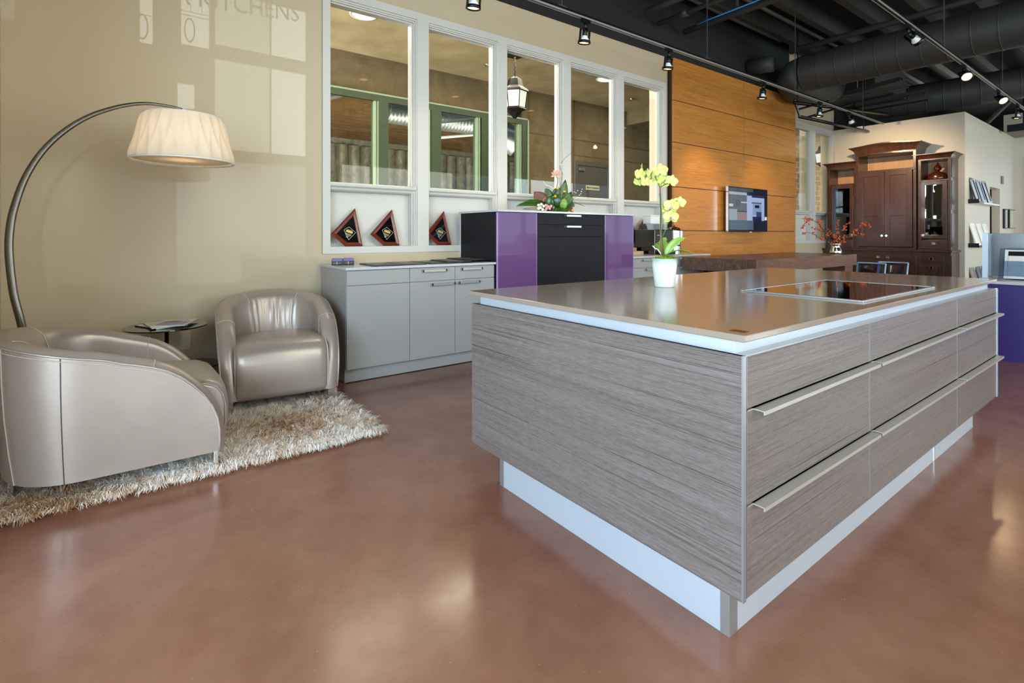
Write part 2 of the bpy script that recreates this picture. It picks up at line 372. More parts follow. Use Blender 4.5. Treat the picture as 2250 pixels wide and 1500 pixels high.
# ceiling with joists
ce = struct('ceiling', MB().box(-1.6, 22, .9, 5.05, 4.95, 5.1).box(4.3, 22, -5.1, .9, 4.95, 5.1), 'black', label='black painted open ceiling with exposed joists')
for i in range(15): box('joist', 'duct', ce, -1.4 if i < 6 else 4.4, 16.8, 4.35-i*.62, 4.46-i*.62, 4.67, 4.95)
struct('wall_atrium', MB().box(4.2, 4.32, -3.1, 1.0, 4.95, 8).box(-1.6, 4.3, .9, 1.0, 4.95, 8).box(-1.6, 4.3, -3.1, 1.0, 8, 8.1).box(-1.6, -1.5, -3.1, 1.0, 4.95, 8), 'wall_cream', label='high walls of the entrance bay')
# tall entrance glazing behind the camera; its reversed lettering mirrors in the satin wall paint
ap = [(.24, .45, 5.03, 7.4), (.93, 1.44, 5.15, 7.4), (1.54, 3.42, 5.28, 7.4), (1.54, 3.42, 3.05, 4.99), (.87, 1.17, 3.83, 4.35), (.85, 3.42, .1, 2.8)]
xs_ = sorted({-1.6, 4.3} | {q for a in ap for q in a[:2]}); zs_ = sorted({0, 8} | {q for a in ap for q in a[2:]}); mb = MB()
for xa, xb in zip(xs_, xs_[1:]):
    run = None
    for za, zb in zip(zs_, zs_[1:]):
        o_ = any(a[0] <= (xa+xb)/2 <= a[1] and a[2] <= (za+zb)/2 <= a[3] for a in ap)
        if not o_:
            run = (run[0], zb) if run else (za, zb)
        if (o_ or zb == 8) and run: mb.box(xa, xb, -3.1, -3.0, run[0], run[1]); run = None
struct('wall_entrance', mb, 'wall_cream', label='tall entrance wall with glazed openings and shop lettering')
wn = sthing('window_12', 'tall entrance glazing with dark lettering on the upper panes', 'window', (2, -3.05, 3))
box('pane', 'glass', wn, -1.5, 4.2, -3.055, -3.05, 0, 7.5)
build('mullion', MB().box(2.63, 2.66, -3.08, -3.0, 3.05, 7.4).box(.93, 1.44, -3.06, -3.04, 5.78, 5.79).box(.93, 1.44, -3.06, -3.04, 5.86, 5.87).box(.24, .45, -3.06, -3.04, 5.6, 5.61).box(1.1, 1.11, -3.06, -3.04, 5.86, 7).box(1.3, 1.31, -3.06, -3.04, 5.86, 7), 'alu', wn)
box('dimming_film', glassmat('dimming_film', '#e4e6e0', 1.2), wn, 1.54, 2.63, -3.045, -3.04, 3.05, 7.4)  # film added to dim this half of the glazing's reflection in the wall
tm = text_mb('OUR KITCHENS', .56, (0, 0, 0), (1, 0, 0), (0, 0, 1), .002, 'RIGHT'); tm.v = [(3.27+x*.78, -3.035+y, 6.19+z+x*.066) for x, y, z in tm.v]
build('vinyl_lettering', tm, 'blackmetal', wn)
for cx, cz in ((1.084, 5.48), (.283, 5.36)):
    build('vinyl_ring', MB().grid([[(cx+rx*math.cos(2*PI*k/32), -3.04, cz+rz*math.sin(2*PI*k/32)) for k in range(33)] for rx, rz in ((.10, .26), (.075, .22))]), 'blackmetal', wn)

# window bays
def bay(n, x0, label, deep=True):
    x1 = x0+.88; z0, z1 = 1.10, 3.41
    wn = sthing('window_%d' % n, label, 'window', (x0+.44, YW, 1.1))
    mb = MB()
    for (a, b, y0) in ((0, .016, 4.800), (.016, .021, 4.811), (.021, .034, 4.806), (.034, .039, 4.822), (.039, .052, 4.816)):
        for xa, xb, za, zb in ((x1-b, x1-a, z0, z1-a), (x0, x1-b, z1-b, z1-a)):
            mb.box(xa, xb, y0, 4.90, za, zb)
    build('window_frame', mb, 'trim', wn, .002)
    box('pane', 'glass', wn, x0-.01, x1-.04, 4.850, 4.857, 1.66, z1-.04)
    mb = MB()
    prof = [(4.93, 1.70), (4.80, 1.70), (4.786, 1.692), (4.784, 1.672), (4.788, 1.664), (4.80, 1.658), (4.806, 1.652), (4.812, 1.634), (4.83, 1.622), (4.85, 1.62), (4.93, 1.615)]
    mb.prism([(x0+.001, y, z) for y, z in prof], (.865, 0, 0)); build('window_sill', mb, 'trim', wn)
    mb = MB().box(x0, x1-.05, 4.90, 4.94, z0, 1.62).box(x0, x1-.05, 4.885, 4.90, z0, z0+.03)
    build('apron_panel', mb, 'trim', wn)
for i in range(5):
    bay(i+1, 1.512+1.01*i, ['white framed interior window above two award plaques, beside the plain wall', 'white framed interior window above a single award plaque',
        'white framed interior window with a lantern behind it', 'white framed interior window showing the grey elevator equipment door', 'white framed interior window next to the black strip and oak panelling'][i])
bay(6, 10.535, 'white framed window beside the honey oak panelling showing stone'); bay(7, 11.545, 'white framed window next to the tall dark wood hutch')
def casing(x0, xs, name, lab):
    xe = xs[-1]; mb = MB()
    mb.box(x0, xe, 4.785, 4.82, 3.41, 3.485).box(x0, xe, 4.785, 4.82, 1.036, 1.10)
    for a, b in zip(xs[0::2], xs[1::2]): mb.box(a, b, 4.785, 4.82, 1.10, 3.41)
    struct(name, mb, 'trim', label=lab)
xs = [1.442, 1.512]
for i in range(4): xs += [1.512+.88+1.01*i, 1.512+1.01*(i+1)]
casing(1.442, xs+[6.432, 6.50], 'trim_1', 'white casing round the row of five interior windows')
casing(10.465, [10.465, 10.535, 11.415, 11.545, 12.425, 12.489], 'trim_2', 'white casing round the pair of windows beside the hutch')
struct('baseboard_back', MB().box(-.66, 1.42, 4.785, 4.80, 0, .11), 'trim', label='white baseboard behind the glass side table')
struct('baseboard_left', MB().box(-.66, -.648, 2.7, 4.785, 0, .11), 'trim', label='white baseboard behind the arc lamp')
# hutch wall and side wall
struct('wall_hutch', MB().box(12.49, 12.62, 2.586, 4.8, 0, 3.5), 'wall_cream', label='cream wall behind the dark wood hutch')
mb = MB().box(12.62, 14.42, 2.586, 2.72, 0, 3.5).box(14.42, 15.33, 2.586, 2.72, 2.21, 3.5).box(15.33, 16.84, 2.586, 2.72, 0, 3.5).box(12.62, 16.84, 2.72, 4.8, 3.42, 3.5)
struct('wall_side', mb, 'wall_cream', label='cream wall carrying the sample door ledges')
struct('door_1', MB().box(14.42, 15.33, 3.3, 3.4, 0, 2.4).box(14.3, 14.4, 2.72, 3.4, 0, 2.4), 'darkopen', label='doorway beside the sample doors, dimness painted on the panels behind')  # brown panels stand in for the darkness of the room behind
struct('wall_upper', MB().box(17.6, 19.4, 2.0, 2.9, 0, 4.2), 'wall_cream', label='taller cream wall block rising behind')
wn = sthing('window_10', 'white framed bright window at the far end wall', 'window', (16.8, 1.5, 1.2))
build('window_frame', MB().box(16.76, 16.84, 2.20, 2.30, .9, 3.0).box(16.76, 16.84, .6, 2.2, 2.9, 3.0).box(16.76, 16.84, .6, 2.2, .9, 1.0), 'trim', wn)
box('pane', mat('glowing_far_pane', '#dfe6ea', .1, emit=('#dbe8f5', .8)), wn, 16.80, 16.83, .6, 2.2, 1.0, 2.9)  # pane glows by itself in place of daylight behind it
# ------------------------------------------------------------------ covered passage behind the glass
mb = MB()
op = [(-2.6, -1.2), (1.33, 2.12), (2.30, 3.09), (3.28, 3.98), (4.21, 4.96), (5.20, 5.85)]
mb.box(-9, -2.6, 7.59, 7.75, 0, 4.1).box(-1.2, 1.33, 7.59, 7.75, 0, 4.1).box(-2.6, -1.2, 7.59, 7.75, 3.26, 4.1)
mb.box(1.33, 5.85, 7.59, 7.75, 3.3, 4.1).box(1.33, 5.85, 7.59, 7.75, 0, .86).box(5.95, 11.2, 7.59, 7.75, 0, 4.1)
struct('wall_passage', mb, 'stucco', label='brown trowelled stucco wall across the passage')
struct('ceiling_passage', MB().box(-9, 24, 5.05, 7.75, 3.94, 4.1), mat('pale_stucco', '#bfab84', .85, bs=(6, 1.0), var=('#97825a', 2.2)), label='tan trowelled stucco passage ceiling')
mb = MB().box(1.2, 6.06, 7.555, 7.60, 3.265, 3.36).box(1.2, 6.06, 7.555, 7.60, .8, .9)
for a, b in ((1.2, 1.33), (2.15, 2.30), (3.12, 3.28), (4.03, 4.21), (5.02, 5.20), (5.93, 6.03)): mb.box(a, b, 7.555, 7.72, .9, 3.265)
struct('trim_3', mb, 'green', label='dark green painted frame of the windows across the passage')
mb = MB()
for a in (2.09, 3.06, 3.95, 4.93, 5.85): mb.box(a, a+.03, 7.57, 7.70, .9, 3.265).box(a+.045, a+.06, 7.56, 7.60, .9, 3.265)
mb.box(1.2, 6.08, 7.55, 7.59, 3.36, 3.385).box(6.06, 6.085, 7.55, 7.59, .8, 3.385)
struct('trim_4', mb, 'greenlit', label='green glazing beads across the passage, lit tone put into the paint')
wn = sthing('window_11', 'green framed window glazing across the passage', 'window', (3.6, 7.65, .9)); box('pane', 'glass', wn, 1.33, 5.9, 7.64, 7.65, .9, 3.27)
mb = MB().box(6.05, 11.2, 7.583, 7.592, 3.13, 3.15).box(6.074, 6.086, 7.583, 7.592, 3.385, 3.94).box(7.25, 7.265, 7.583, 7.592, 0, 3.94).box(7.27, 11.2, 7.583, 7.592, 2.82, 2.83)
struct('trim_5', mb, mat('stucco_joint', '#5f5036', .8), label='dark joints in the stucco wall')
struct('ceiling_soffit', MB().box(8.9, 11.2, 6.3, 7.59, 3.63, 3.94), 'stucco', label='dropped stucco soffit box in the passage')
d = sthing('door_2', 'grey metal elevator equipment door with a small cream sign', 'door', (7.78, 7.58, 0))
gm = mat('grey_door_paint', '#5c5754', .45)
build('door_frame', MB().box(7.28, 7.36, 7.55, 7.60, 0, 2.71).box(8.24, 8.32, 7.55, 7.60, 0, 2.71).box(7.36, 8.24, 7.55, 7.60, 2.63, 2.71), gm, d)
box('door_leaf', gm, d, 7.36, 8.24, 7.565, 7.60, 0, 2.63)
sg = box('sign', mat('cream_sign', '#cfcba0', .5), d, 7.60, 7.99, 7.555, 7.565, 2.135, 2.235)
build('lettering', text_mb('Elevator Equipment', .046, (7.795, 7.553, 2.172), (1, 0, 0), (0, 0, 1)), 'blackmetal', sg)
build('closer', MB().box(7.40, 7.55, 7.53, 7.565, 2.52, 2.57), 'alu', d)
# passage far end: masonry and pillar
mb = MB().box(11.2, 13.4, 7.59, 7.9, 0, 3.94).box(13.4, 16.2, 7.59, 7.9, 2.6, 3.94).box(16.2, 24, 7.59, 7.9, 0, 3.94)
for i in range(10):
    a0, a1 = PI*i/10, PI*(i+1)/10; cx, r = 14.8, 1.4
    mb.prism([(cx+r*math.cos(a0), 7.6, 1.9+.8*math.sin(a0)), (cx+r*math.cos(a1), 7.6, 1.9+.8*math.sin(a1)), (cx+r*math.cos(a1), 7.6, 2.75), (cx+r*math.cos(a0), 7.6, 2.75)], (0, .28, 0))
struct('wall_stone', mb, 'stone', label='rough tan stone masonry wall with an arch seen outside')
struct('wall_pillar', MB().box(14.1, 14.6, 6.9, 7.5, 0, 3.94).box(17.6, 18.3, 5.3, 6.0, 0, 3.94), 'stone', label='rough stone pillar beyond the far windows')
def lantern(x, y, lab):
    L_ = thing('hanging_lantern', lab, 'lantern', (x, y, 3.9), group='hanging lanterns in the passage')
    build('canopy', MB().prism([(x-.13, y-.13, 3.92), (x+.13, y-.13, 3.92), (x+.13, y+.13, 3.92), (x-.13, y+.13, 3.92)], (0, 0, .02)), 'blackmetal', L_)
    ch = MB(); z = 3.92; k = 0
    while z > 3.60:
        pts = [(x+(.012*math.cos(a) if k % 2 else 0), y+(0 if k % 2 else .012*math.cos(a)), z-.02+.022*math.sin(a)) for a in [2*PI*j/8 for j in range(9)]]
        ch.tube(pts, .006, 4, False); z -= .034; k += 1
    build('chain', ch, 'blackmetal', L_)
    def hexring(r, z): return [(x+r*math.cos(R(60*k+15)), y+r*math.sin(R(60*k+15)), z) for k in range(6)]
    def loft(name, rings, m):
        mb = MB(); vs = [q for r in rings for q in r]
        fs = [(i*6+k, i*6+(k+1) % 6, (i+1)*6+(k+1) % 6, (i+1)*6+k) for i in range(len(rings)-1) for k in range(6)]
        mb.add(vs, fs+[tuple(range(5, -1, -1)), tuple((len(rings)-1)*6+k for k in range(6))]); return build(name, mb, m, L_)
    loft('cap', [hexring(.215, 3.37), hexring(.20, 3.40), hexring(.13, 3.45), hexring(.10, 3.56), hexring(.03, 3.60), hexring(.02, 3.60)], 'blackmetal')
    loft('glass_body', [hexring(.155, 3.12), hexring(.185, 3.37)], 'lantern_white')
    loft('base', [hexring(.02, 2.97), hexring(.10, 3.06), hexring(.175, 3.10), hexring(.165, 3.125)], 'blackmetal')
    fr = MB()
    for k in range(6): fr.tube([hexring(.158, 3.12)[k], hexring(.19, 3.37)[k]], .009, 4)
    for q_, z_ in ((.158, 3.12), (.19, 3.37)): h_ = hexring(q_, z_); fr.tube(h_+[h_[0]], .009, 4, False)
    build('frame', fr, 'blackmetal', L_)
lantern(4.72, 6.2, 'black hexagonal lantern with white panes hanging behind the middle window')
lantern(14.9, 6.0, 'black hexagonal lantern hanging outside the far window beside the hutch')
def canlight(x, y, r, lab, m='dlight'):
    t_ = thing('downlight', lab, 'downlight', (x, y, 3.94), group='recessed downlights in the passage ceiling')
    build('trim_ring', MB().lathe([(r*.86, 3.941), (r*.86, 3.93), (r, 3.93), (r*1.02, 3.941)], (x, y, 0), 24, False), 'white', t_, smooth=True)
    build('lamp', MB().lathe([(.001, 3.936), (r*.86, 3.936)], (x, y, 0), 24, False), m, t_)
canlight(2.37, 6.2, .17, 'large round recessed downlight in the tan ceiling, behind the first window'); canlight(6.75, 6.23, .17, 'large round recessed downlight in the tan ceiling, behind the fourth window')
for x, l in ((4.65, 'small chrome ceiling sensor behind the second window'), (8.14, 'small chrome ceiling sensor behind the fifth window')):
    t_ = thing('ceiling_sensor', l, 'sensor', (x, 6.82, 3.94)); build('dome', MB().lathe([(.06, 3.94), (.055, 3.92), (.03, 3.90), (.001, 3.895)], (x, 6.82, 0), 16), 'chrome', t_, smooth=True)
# unfinished room beyond the green windows
struct('floor', MB().box(-3, 14, 7.75, 17.6, -.1, -.002), 'ground', label='bare floor of the unfinished room')
struct('wall_batts', MB().box(-3, 14, 17.16, 17.3, 0, 4.6), 'foil', label='unfinished wall backing')
struct('wall_batts', MB().box(14, 14.2, 7.75, 17.3, 0, 4.6), 'foil', label='unfinished end wall')
struct('wall_batts', MB().box(-3.2, -3, 7.75, 17.3, 0, 4.6), 'foil', label='unfinished end wall toward the street')
for i in range(22):
    x = 3.9+i*.42; rows = []
    for j in range(9):
        u = j/8; rows.append([(x+.40*u+.02*math.sin(3*z_+i), 17.10-.13*math.sin(PI*u)**.5-(.03*math.sin(2.3*z_+i)), z_) for z_ in (0, .8, 1.6, 2.4, 2.9, 3.4, 3.8, 4.2)])
    o = build('insulation_batt', MB().grid(rows), 'foil', smooth=True)
    tag(o, 'grey wrinkled insulation batt standing against the unfinished wall', 'insulation', 'insulation batts in the unfinished room')
ce2 = struct('ceiling_timber', MB().box(-3, 14, 7.75, 17.3, 4.55, 4.7), 'joist', label='exposed brown timber deck of the unfinished room')
for i in range(23): box('joist', 'joist', ce2, -3, 14, 7.9+i*.4, 7.96+i*.4, 4.36, 4.55)
dk = thing('round_duct', 'silver spiral duct in the unfinished room behind the second window', 'duct', (5, 9.6, 3.8))
mbp = MB(); pr = []
for k in range(27): pr += [(.30, k*.08), (.306, k*.08+.01), (.30, k*.08+.02)]
mbp.lathe(pr, (4.1, 9.6, 3.72), 24, True, Matrix.Rotation(R(90), 3, 'Y')); build('duct_body', mbp, 'spiral', dk, smooth=True); build('elbow', MB().tube([(6.2, 9.6, 3.72), (6.5, 9.55, 3.68), (6.8, 9.4, 3.5), (7.1, 9.2, 3.2)], [.30, .30, .29, .28], 20), 'spiral', dk, smooth=True)
for n_, (a, b) in enumerate((((2.6, 9.3, 3.5), (3.6, 8.4, 3.8)), ((4.6, 9.0, 3.35), (5.4, 8.4, 3.45)), ((5.0, 9.6, 3.2), (6.4, 9.0, 3.4)))):
    t_ = thing('tube_light', ['white tube light in the unfinished room behind the first window', 'white tube light behind the first window beside the mullion', 'white tube light behind the second window'][n_], 'tube light', a, group='tube lights in the unfinished room')
    build('tube', MB().tube([a, b], .03, 8), 'paper', t_, smooth=True); build('suspension_wire', MB().tube([a, (a[0], a[1], 4.549)], .004, 4), 'steelgrey', t_)
light('passage_room_fill', 'AREA', (6, 9.5, 1.6), 420, (1, .90, .74), (8, 3), aim=(7, 15, 4))  # added fill, no visible fitting: brightens the joists and batts of the unfinished room
light('passage_ceiling_fill', 'AREA', (4.5, 6.2, 3.9), 130, (1, .88, .70), (9, .5), rot=(0, 0, 0))  # added strip fill under the ceiling, no such fitting; lifts the passage brightness
# trees outside the west end of the passage
for i, (x, y, h, r) in enumerate(((-4.0, 6.35, 3.6, .85), (-15.5, 4.5, 6.0, 2.4), (-11.5, 2.2, 4.8, 1.9), (-9.5, -3.5, 5.0, 2.0))):
    t_ = thing('leafy_tree', ['leafy tree outside the west end of the passage', 'tall leafy tree outside the side glazing', 'low leafy tree outside the side glazing', 'leafy tree near the street corner'][i], 'tree', (x, y, 0))
    rnd = random.Random(i); build('trunk', MB().tube([(x, y, -.1), (x+.1, y, h*.5), (x, y+.1, h*.75)], [.18, .13, .06], 8), 'bark', t_)
    mb = MB()
    for k in range(380 if i == 0 else 900):
        a, b_, q = rnd.uniform(0, 2*PI), rnd.uniform(-1, 1), rnd.random()**.4
        c_ = Vector((x+r*q*math.cos(a)*math.sqrt(1-b_*b_), y+r*q*math.sin(a)*math.sqrt(1-b_*b_), h*.72+r*.9*q*b_)); s_ = rnd.uniform(.12, .24)
        d1 = Vector((rnd.uniform(-1, 1), rnd.uniform(-1, 1), rnd.uniform(-1, 1))).normalized()*s_; d2 = d1.orthogonal().normalized()*s_*.7
        mb.add([c_-d1, c_+d2, c_+d1, c_-d2], [(0, 1, 2, 3)])
    build('foliage', mb, 'foliage', t_)
# ------------------------------------------------------------------ ceiling services
def spiral_duct(name, lab, a, b, r, m='duct', step=.28):
    t_ = thing(name, lab, 'duct', a); a = Vector(a); b = Vector(b); L_ = (b-a).length; pr = []; n = int(L_/step)
    for k in range(n): z = k*step; pr += [(r, z-.004), (r, z), (r+.005, z+.004), (r+.005, z+.012), (r, z+.016), (r, z+.02)]
    pr.append((r, L_)); q = (b-a).to_track_quat('Z', 'Y').to_matrix()
    build('duct_body', MB().lathe(pr, a, 48, False, q), m, t_, smooth=True); return t_
t_ = spiral_duct('round_duct', 'large black round duct running under the ceiling joists', (9.5, 4.1, 4.02), (9.5, -4.8, 4.02), .31)
build('elbow', MB().tube([(9.5, 4.1, 4.02), (9.53, 4.22, 4.01), (9.64, 4.34, 3.98), (9.85, 4.40, 3.95), (10.3, 4.40, 3.98), (11.0, 4.3, 4.1)], [.31, .31, .31, .31, .30, .30], 28), 'duct', t_, smooth=True)
spiral_duct('round_duct', 'smaller black round duct crossing behind the big duct', (13.2, 4.5, 4.05), (14.9, -4.8, 4.25), .30)
t_ = thing('flexible_duct', 'short black duct stub hanging beside the upper wall', 'duct', (8.9, 4.6, 4.1))
build('duct_body', MB().tube([(8.9, 4.78, 4.17), (8.92, 4.5, 4.17), (8.95, 4.38, 4.16)], .14, 20), 'duct', t_, smooth=True)
t_ = thing('ceiling_plenum', 'black sheet metal plenum box beyond the big duct', 'duct', (12, 4, 3.6))
box('plenum_body', 'duct', t_, 11.2, 12.9, 3.6, 4.65, 4.0, 4.5, bevel=.01)
def pipe(lab, pts, r, group='black conduits under the ceiling', extra=None):
    t_ = thing('conduit', lab, 'conduit', pts[0], group=group); mb = MB().tube(pts, r, 8)
    build('pipe', mb, 'duct', t_, smooth=True)
    if extra: build('coupling', MB().tube(extra, r*1.6, 8), 'duct', t_, smooth=True)
    return t_
pipe('thick black conduit end nearest the track light rail', [(5.78, 4.60, 4.3), (5.87, 4.06, 4.34), (5.95, -4.5, 4.34)], .045)
pipe('black conduit with a coupling between the thick conduit and the blue cable', [(6.25, 4.75, 4.3), (6.25, 1, 4.3), (6.26, -4.5, 4.3)], .035, extra=[(6.25, 4.35, 4.3), (6.25, 4.25, 4.3)])
pipe('black conduit carrying a blue cable', [(6.82, 4.7, 4.3), (6.83, 1, 4.3), (6.83, -4.5, 4.3)], .045)
o = build('blue_cable', MB().tube([(6.79, 4.45, 4.32), (6.80, 4.3, 4.34), (6.80, 3, 4.37), (6.80, 1, 4.36), (6.80, -4.5, 4.36)], .012, 6), 'cable', smooth=True); tag(o, 'bright blue cable strapped along a black conduit', 'cable')
pipe('black pipe running alongside the big duct', [(9.15, 4.2, 4.36), (9.16, 1, 4.40), (9.2, -4.5, 4.40)], .05)
pipe('black sprinkler pipe crossing below the joists', [(4.4, 3.9, 4.6), (9.4, 3.9, 4.6), (16, 3.9, 4.6)], .03)
pipe('thin black pipe crossing between conduits', [(4.4, 4.25, 4.5), (6.25, 4.25, 4.5), (8.9, 4.25, 4.5)], .025)
t_ = thing('sprinkler_head', 'black sprinkler head hanging under the conduits', 'sprinkler', (6.9, 4.0, 4.35)); build('head', MB().lathe([(.03, 4.6), (.03, 4.42), (.045, 4.40), (.02, 4.33), (.001, 4.33)], (6.9, 3.9, 0), 12), 'duct', t_)
for i, (xa, ya, xb, yb, z) in enumerate(((11.27, 4.6, 10.87, 3.1, 3.9), (11.1, 4.4, 11.2, 3.1, 3.84), (12.3, 4.3, 12.13, 3.06, 3.9), (12.6, 4.3, 12.6, 3.16, 3.85))):
    t_ = thing('strut_channel', ['short black slotted strut nearest the oak panelling', 'second black slotted strut in the pair by the big duct', 'black slotted strut in the far pair', 'last black slotted strut over the hutch'][i], 'strut', (xa, ya, z))
    a = Vector((xa, ya, z)); b = Vector((xb, yb, z)); n_ = (b-a).cross(Vector((0, 0, 1))).normalized()*.04
    mb = MB().prism([a-n_, a+n_, a+n_+Vector((0, 0, .01)), a-n_+Vector((0, 0, .01))], b-a).prism([a-n_, a-n_*.8, a-n_*.8+Vector((0, 0, .07)), a-n_+Vector((0, 0, .07))], b-a).prism([a+n_*.8, a+n_, a+n_+Vector((0, 0, .07)), a+n_*.8+Vector((0, 0, .07))], b-a)
    build('channel', mb, 'duct', t_)
    m_ = (a+b)/2; build('hanger_rod', MB().tube([m_, m_+Vector((0, 0, .75))], .008, 6), 'steelgrey' if i == 0 else 'duct', t_)
# black pipe rack by the far windows
t_ = thing('pipe_rack', 'black angled pipe frame hanging below the ceiling near the far windows', 'pipe rack', (9.3, 4.1, 3.3))
build('rail', MB().tube([(9.28, 4.1, 3.24), (12.3, 4.1, 3.355)], .03, 8), 'blackmetal', t_, smooth=True)
build('upper_rail', MB().tube([(9.08, 4.1, 3.45), (12.2, 3.7, 3.62)], .03, 8), 'blackmetal', t_, smooth=True)
for a, b in (((9.28, 4.1, 3.24), (9.08, 4.1, 3.50)), ((9.5, 4.1, 3.25), (10.4, 3.7, 3.55)), ((9.2, 4.1, 3.35), (9.9, 3.9, 3.56)), ((11.4, 4.1, 3.32), (11.6, 4.1, 3.72))): build('brace', MB().tube([a, b], .02, 6), 'blackmetal', t_)
build('hanger', MB().tube([(9.2, 4.1, 3.4), (9.2, 4.1, 4.67)], .01, 6).tube([(12.1, 4.1, 3.35), (12.1, 4.1, 4.67)], .01, 6), 'blackmetal', t_)
# black beam and brace at far right
t_ = thing('hanging_beam', 'black box beam hanging in front of the cream walls', 'beam', (15.5, 1.9, 3.3)); box('beam', 'blackmetal', t_, 15.2, 15.4, -2.5, 2.45, 3.42, 3.57)
build('rod', MB().tube([(15.3, 2.2, 3.55), (15.3, 2.2, 4.67)], .02, 6), 'blackmetal', t_)
t_ = thing('ceiling_brace', 'slotted black diagonal brace rising above the cream wall', 'brace', (14.3, 2.7, 3.5)); build('strut', MB().tube([(14.3, 2.62, 3.52), (14.6, 2.2, 4.1), (14.8, 1.9, 4.67)], .05, 6), 'duct', t_)
# emergency light box on hutch wall
o = box('emergency_light', 'white', None, 12.40, 12.488, 4.22, 4.34, 3.38, 3.50, bevel=.015); tag(o, 'white emergency light box high on the cream wall', 'emergency light')
# ------------------------------------------------------------------ track lighting
def track(name, lab, x0, x1, y, z, hangs):
    t_ = thing(name, lab, 'track', (x0, y, z))
    mb = MB().box(x0, x1, y-.018, y+.018, z, z+.034); build('rail', mb, 'blackmetal', t_)
    build('channel', MB().box(x0, x1, y-.0185, y-.012, z-.004, z+.012).box(x0, x1, y+.012, y+.0185, z-.004, z+.012), 'steelgrey', t_)
    for h in hangs:
        build('hanger_rod', MB().tube([(h, y, z+.03), (h, y, 4.68)], .006, 6).box(h-.05, h+.05, y-.012, y+.012, z+.03, z+.05), 'duct', t_)
track('light_track', 'long ceiling light track in front of the windows and oak panelling', 2.2, 11.6, 3.6, 3.325, (3.3, 5.7, 8.0, 10.6))
track('light_track', 'second ceiling light track over the kitchen island', 5.2, 14.5, 1.76, 3.35, (5.5, 7.6, 10.6))
def spot(x, y, z, lab, tilt=0, pan=0, kind='bell', e=22, on=True, aim=None, grp='track spotlights'):
    t_ = thing('track_spotlight', lab, 'spotlight', (x, y, z), group=grp)
    m0 = Matrix.Translation((x, y, z))
    build('adapter', MB().box(x-.05, x+.05, y-.017, y+.017, z-.045, z), 'blackmetal', t_)
    q = Matrix.Translation((x, y, z-.09)) @ Matrix.Rotation(R(pan), 4, 'Z') @ Matrix.Rotation(R(tilt), 4, 'X')
    q3 = q.to_3x3()
    def W(v_): return q @ Vector(v_)
    mb = MB()
    for s_ in (-1, 1): mb.prism([W((s_*.06-.004, -.012, -.14)), W((s_*.06+.004, -.012, -.14)), W((s_*.06+.004, .012, -.14)), W((s_*.06-.004, .012, -.14))], W((0, 0, .12))-W((0, 0, 0)))
    mb.prism([W((-.064, -.012, -.02)), W((.064, -.012, -.02)), W((.064, .012, -.02)), W((-.064, .012, -.02))], W((0, 0, .006))-W((0, 0, 0)))
    build('yoke', mb, 'blackmetal', t_)
    build('stem', MB().tube([(x, y, z-.03), (x, y, z-.10)], .018, 8), 'blackmetal', t_, smooth=True)
    build('socket', MB().lathe([(.001, 0), (.026, 0), (.026, -.07), (.02, -.075)], W((0, 0, 0)), 16, False, q3), 'blackmetal', t_, smooth=True)
    build('lamp_body', MB().lathe([(.022, -.07), (.03, -.085), (.05, -.115), (.052, -.13)], W((0, 0, 0)), 20, False, q3), 'white', t_, smooth=True)
    build('ring', MB().lathe([(.052, -.118), (.062, -.120), (.064, -.145), (.054, -.147), (.052, -.13)], W((0, 0, 0)), 24, False, q3), 'blackmetal', t_, smooth=True)
    build('bulb', MB().lathe([(.001, -.141), (.03, -.139), (.051, -.134)], W((0, 0, 0)), 20, False, q3), 'led' if on else 'white', t_, smooth=True)
    if on:
        p_ = W((0, 0, -.17)); l_ = light('spot_beam', 'SPOT', p_, e, WARM, aim=(aim if aim else W((0, 0, -1))), spot=75, blend=.8, r=.04)
        l_.parent = t_; l_.matrix_parent_inverse = Matrix.Translation(t_.location).inverted()
for i, x in enumerate((2.32, 3.61, 4.94, 7.06, 8.85)):
    spot(x, 3.6, 3.325, ['black track spotlight above the first interior windows, cut by the picture edge', 'black track spotlight in front of the third interior window', 'black track spotlight beside the oak panelling edge',
         'black track spotlight in front of the oak panelling', 'black track spotlight beside the far windows'][i], tilt=8, e=(16, 16, 20, 45, 30)[i], aim=(x+.3, 4.75, 1.3))
spot(9.98, 3.6, 3.325, 'black spotlight at the end of the long track turned toward the hutch', tilt=-55, pan=85, e=150, aim=(12.25, 3.75, 2.3))
spot(6.37, 1.76, 3.35, 'black spotlight with white finned lamp on the island track, tilted away', tilt=-62, pan=65, on=False)
spot(8.45, 1.76, 3.35, 'lit spotlight on the island track aimed sideways', tilt=-50, pan=-62, e=18, aim=(7, 3.9, 1))
spot(10.34, 1.76, 3.35, 'glowing spotlight on the island track facing the camera side', tilt=-48, pan=-48, e=14, aim=(8.5, 1, 1))
spot(11.7, 1.76, 3.35, 'last lit spotlight on the island track above the cream wall', tilt=5, e=30, aim=(14, 2.4, 1.4))
# ------------------------------------------------------------------ kitchen island
isl = thing('kitchen_island', 'large grey wood grain kitchen island with taupe quartz top and recessed plinth', 'kitchen island', (3.0, 1.5, 0))
box('plinth', 'alu_blue', isl, 1.457, 4.27, .846, 2.03, 0, .148)
box('plinth_corner_trim', 'alu', isl, 1.4555, 1.50, .8445, .875, 0, .1485)
box('plinth_corner_trim', 'alu', isl, 1.4555, 1.47, 2.0, 2.0315, 0, .1485)
box('plinth_joint', 'chrome', isl, 3.467, 3.473, .8435, .85, 0, .1485)
box('end_panel', 'taupe', isl, 1.425, 1.443, .788, 2.235, .150, .861)
box('panel_edge_strip', 'alu', isl, 1.4245, 1.4405, .784, .79, .150, .862)
box('end_panel', 'taupe', isl, 4.575, 4.595, .785, 2.235, .150, .861)
box('panel_edge_strip', 'alu', isl, 4.573, 4.5955, .783, .79, .150, .861)
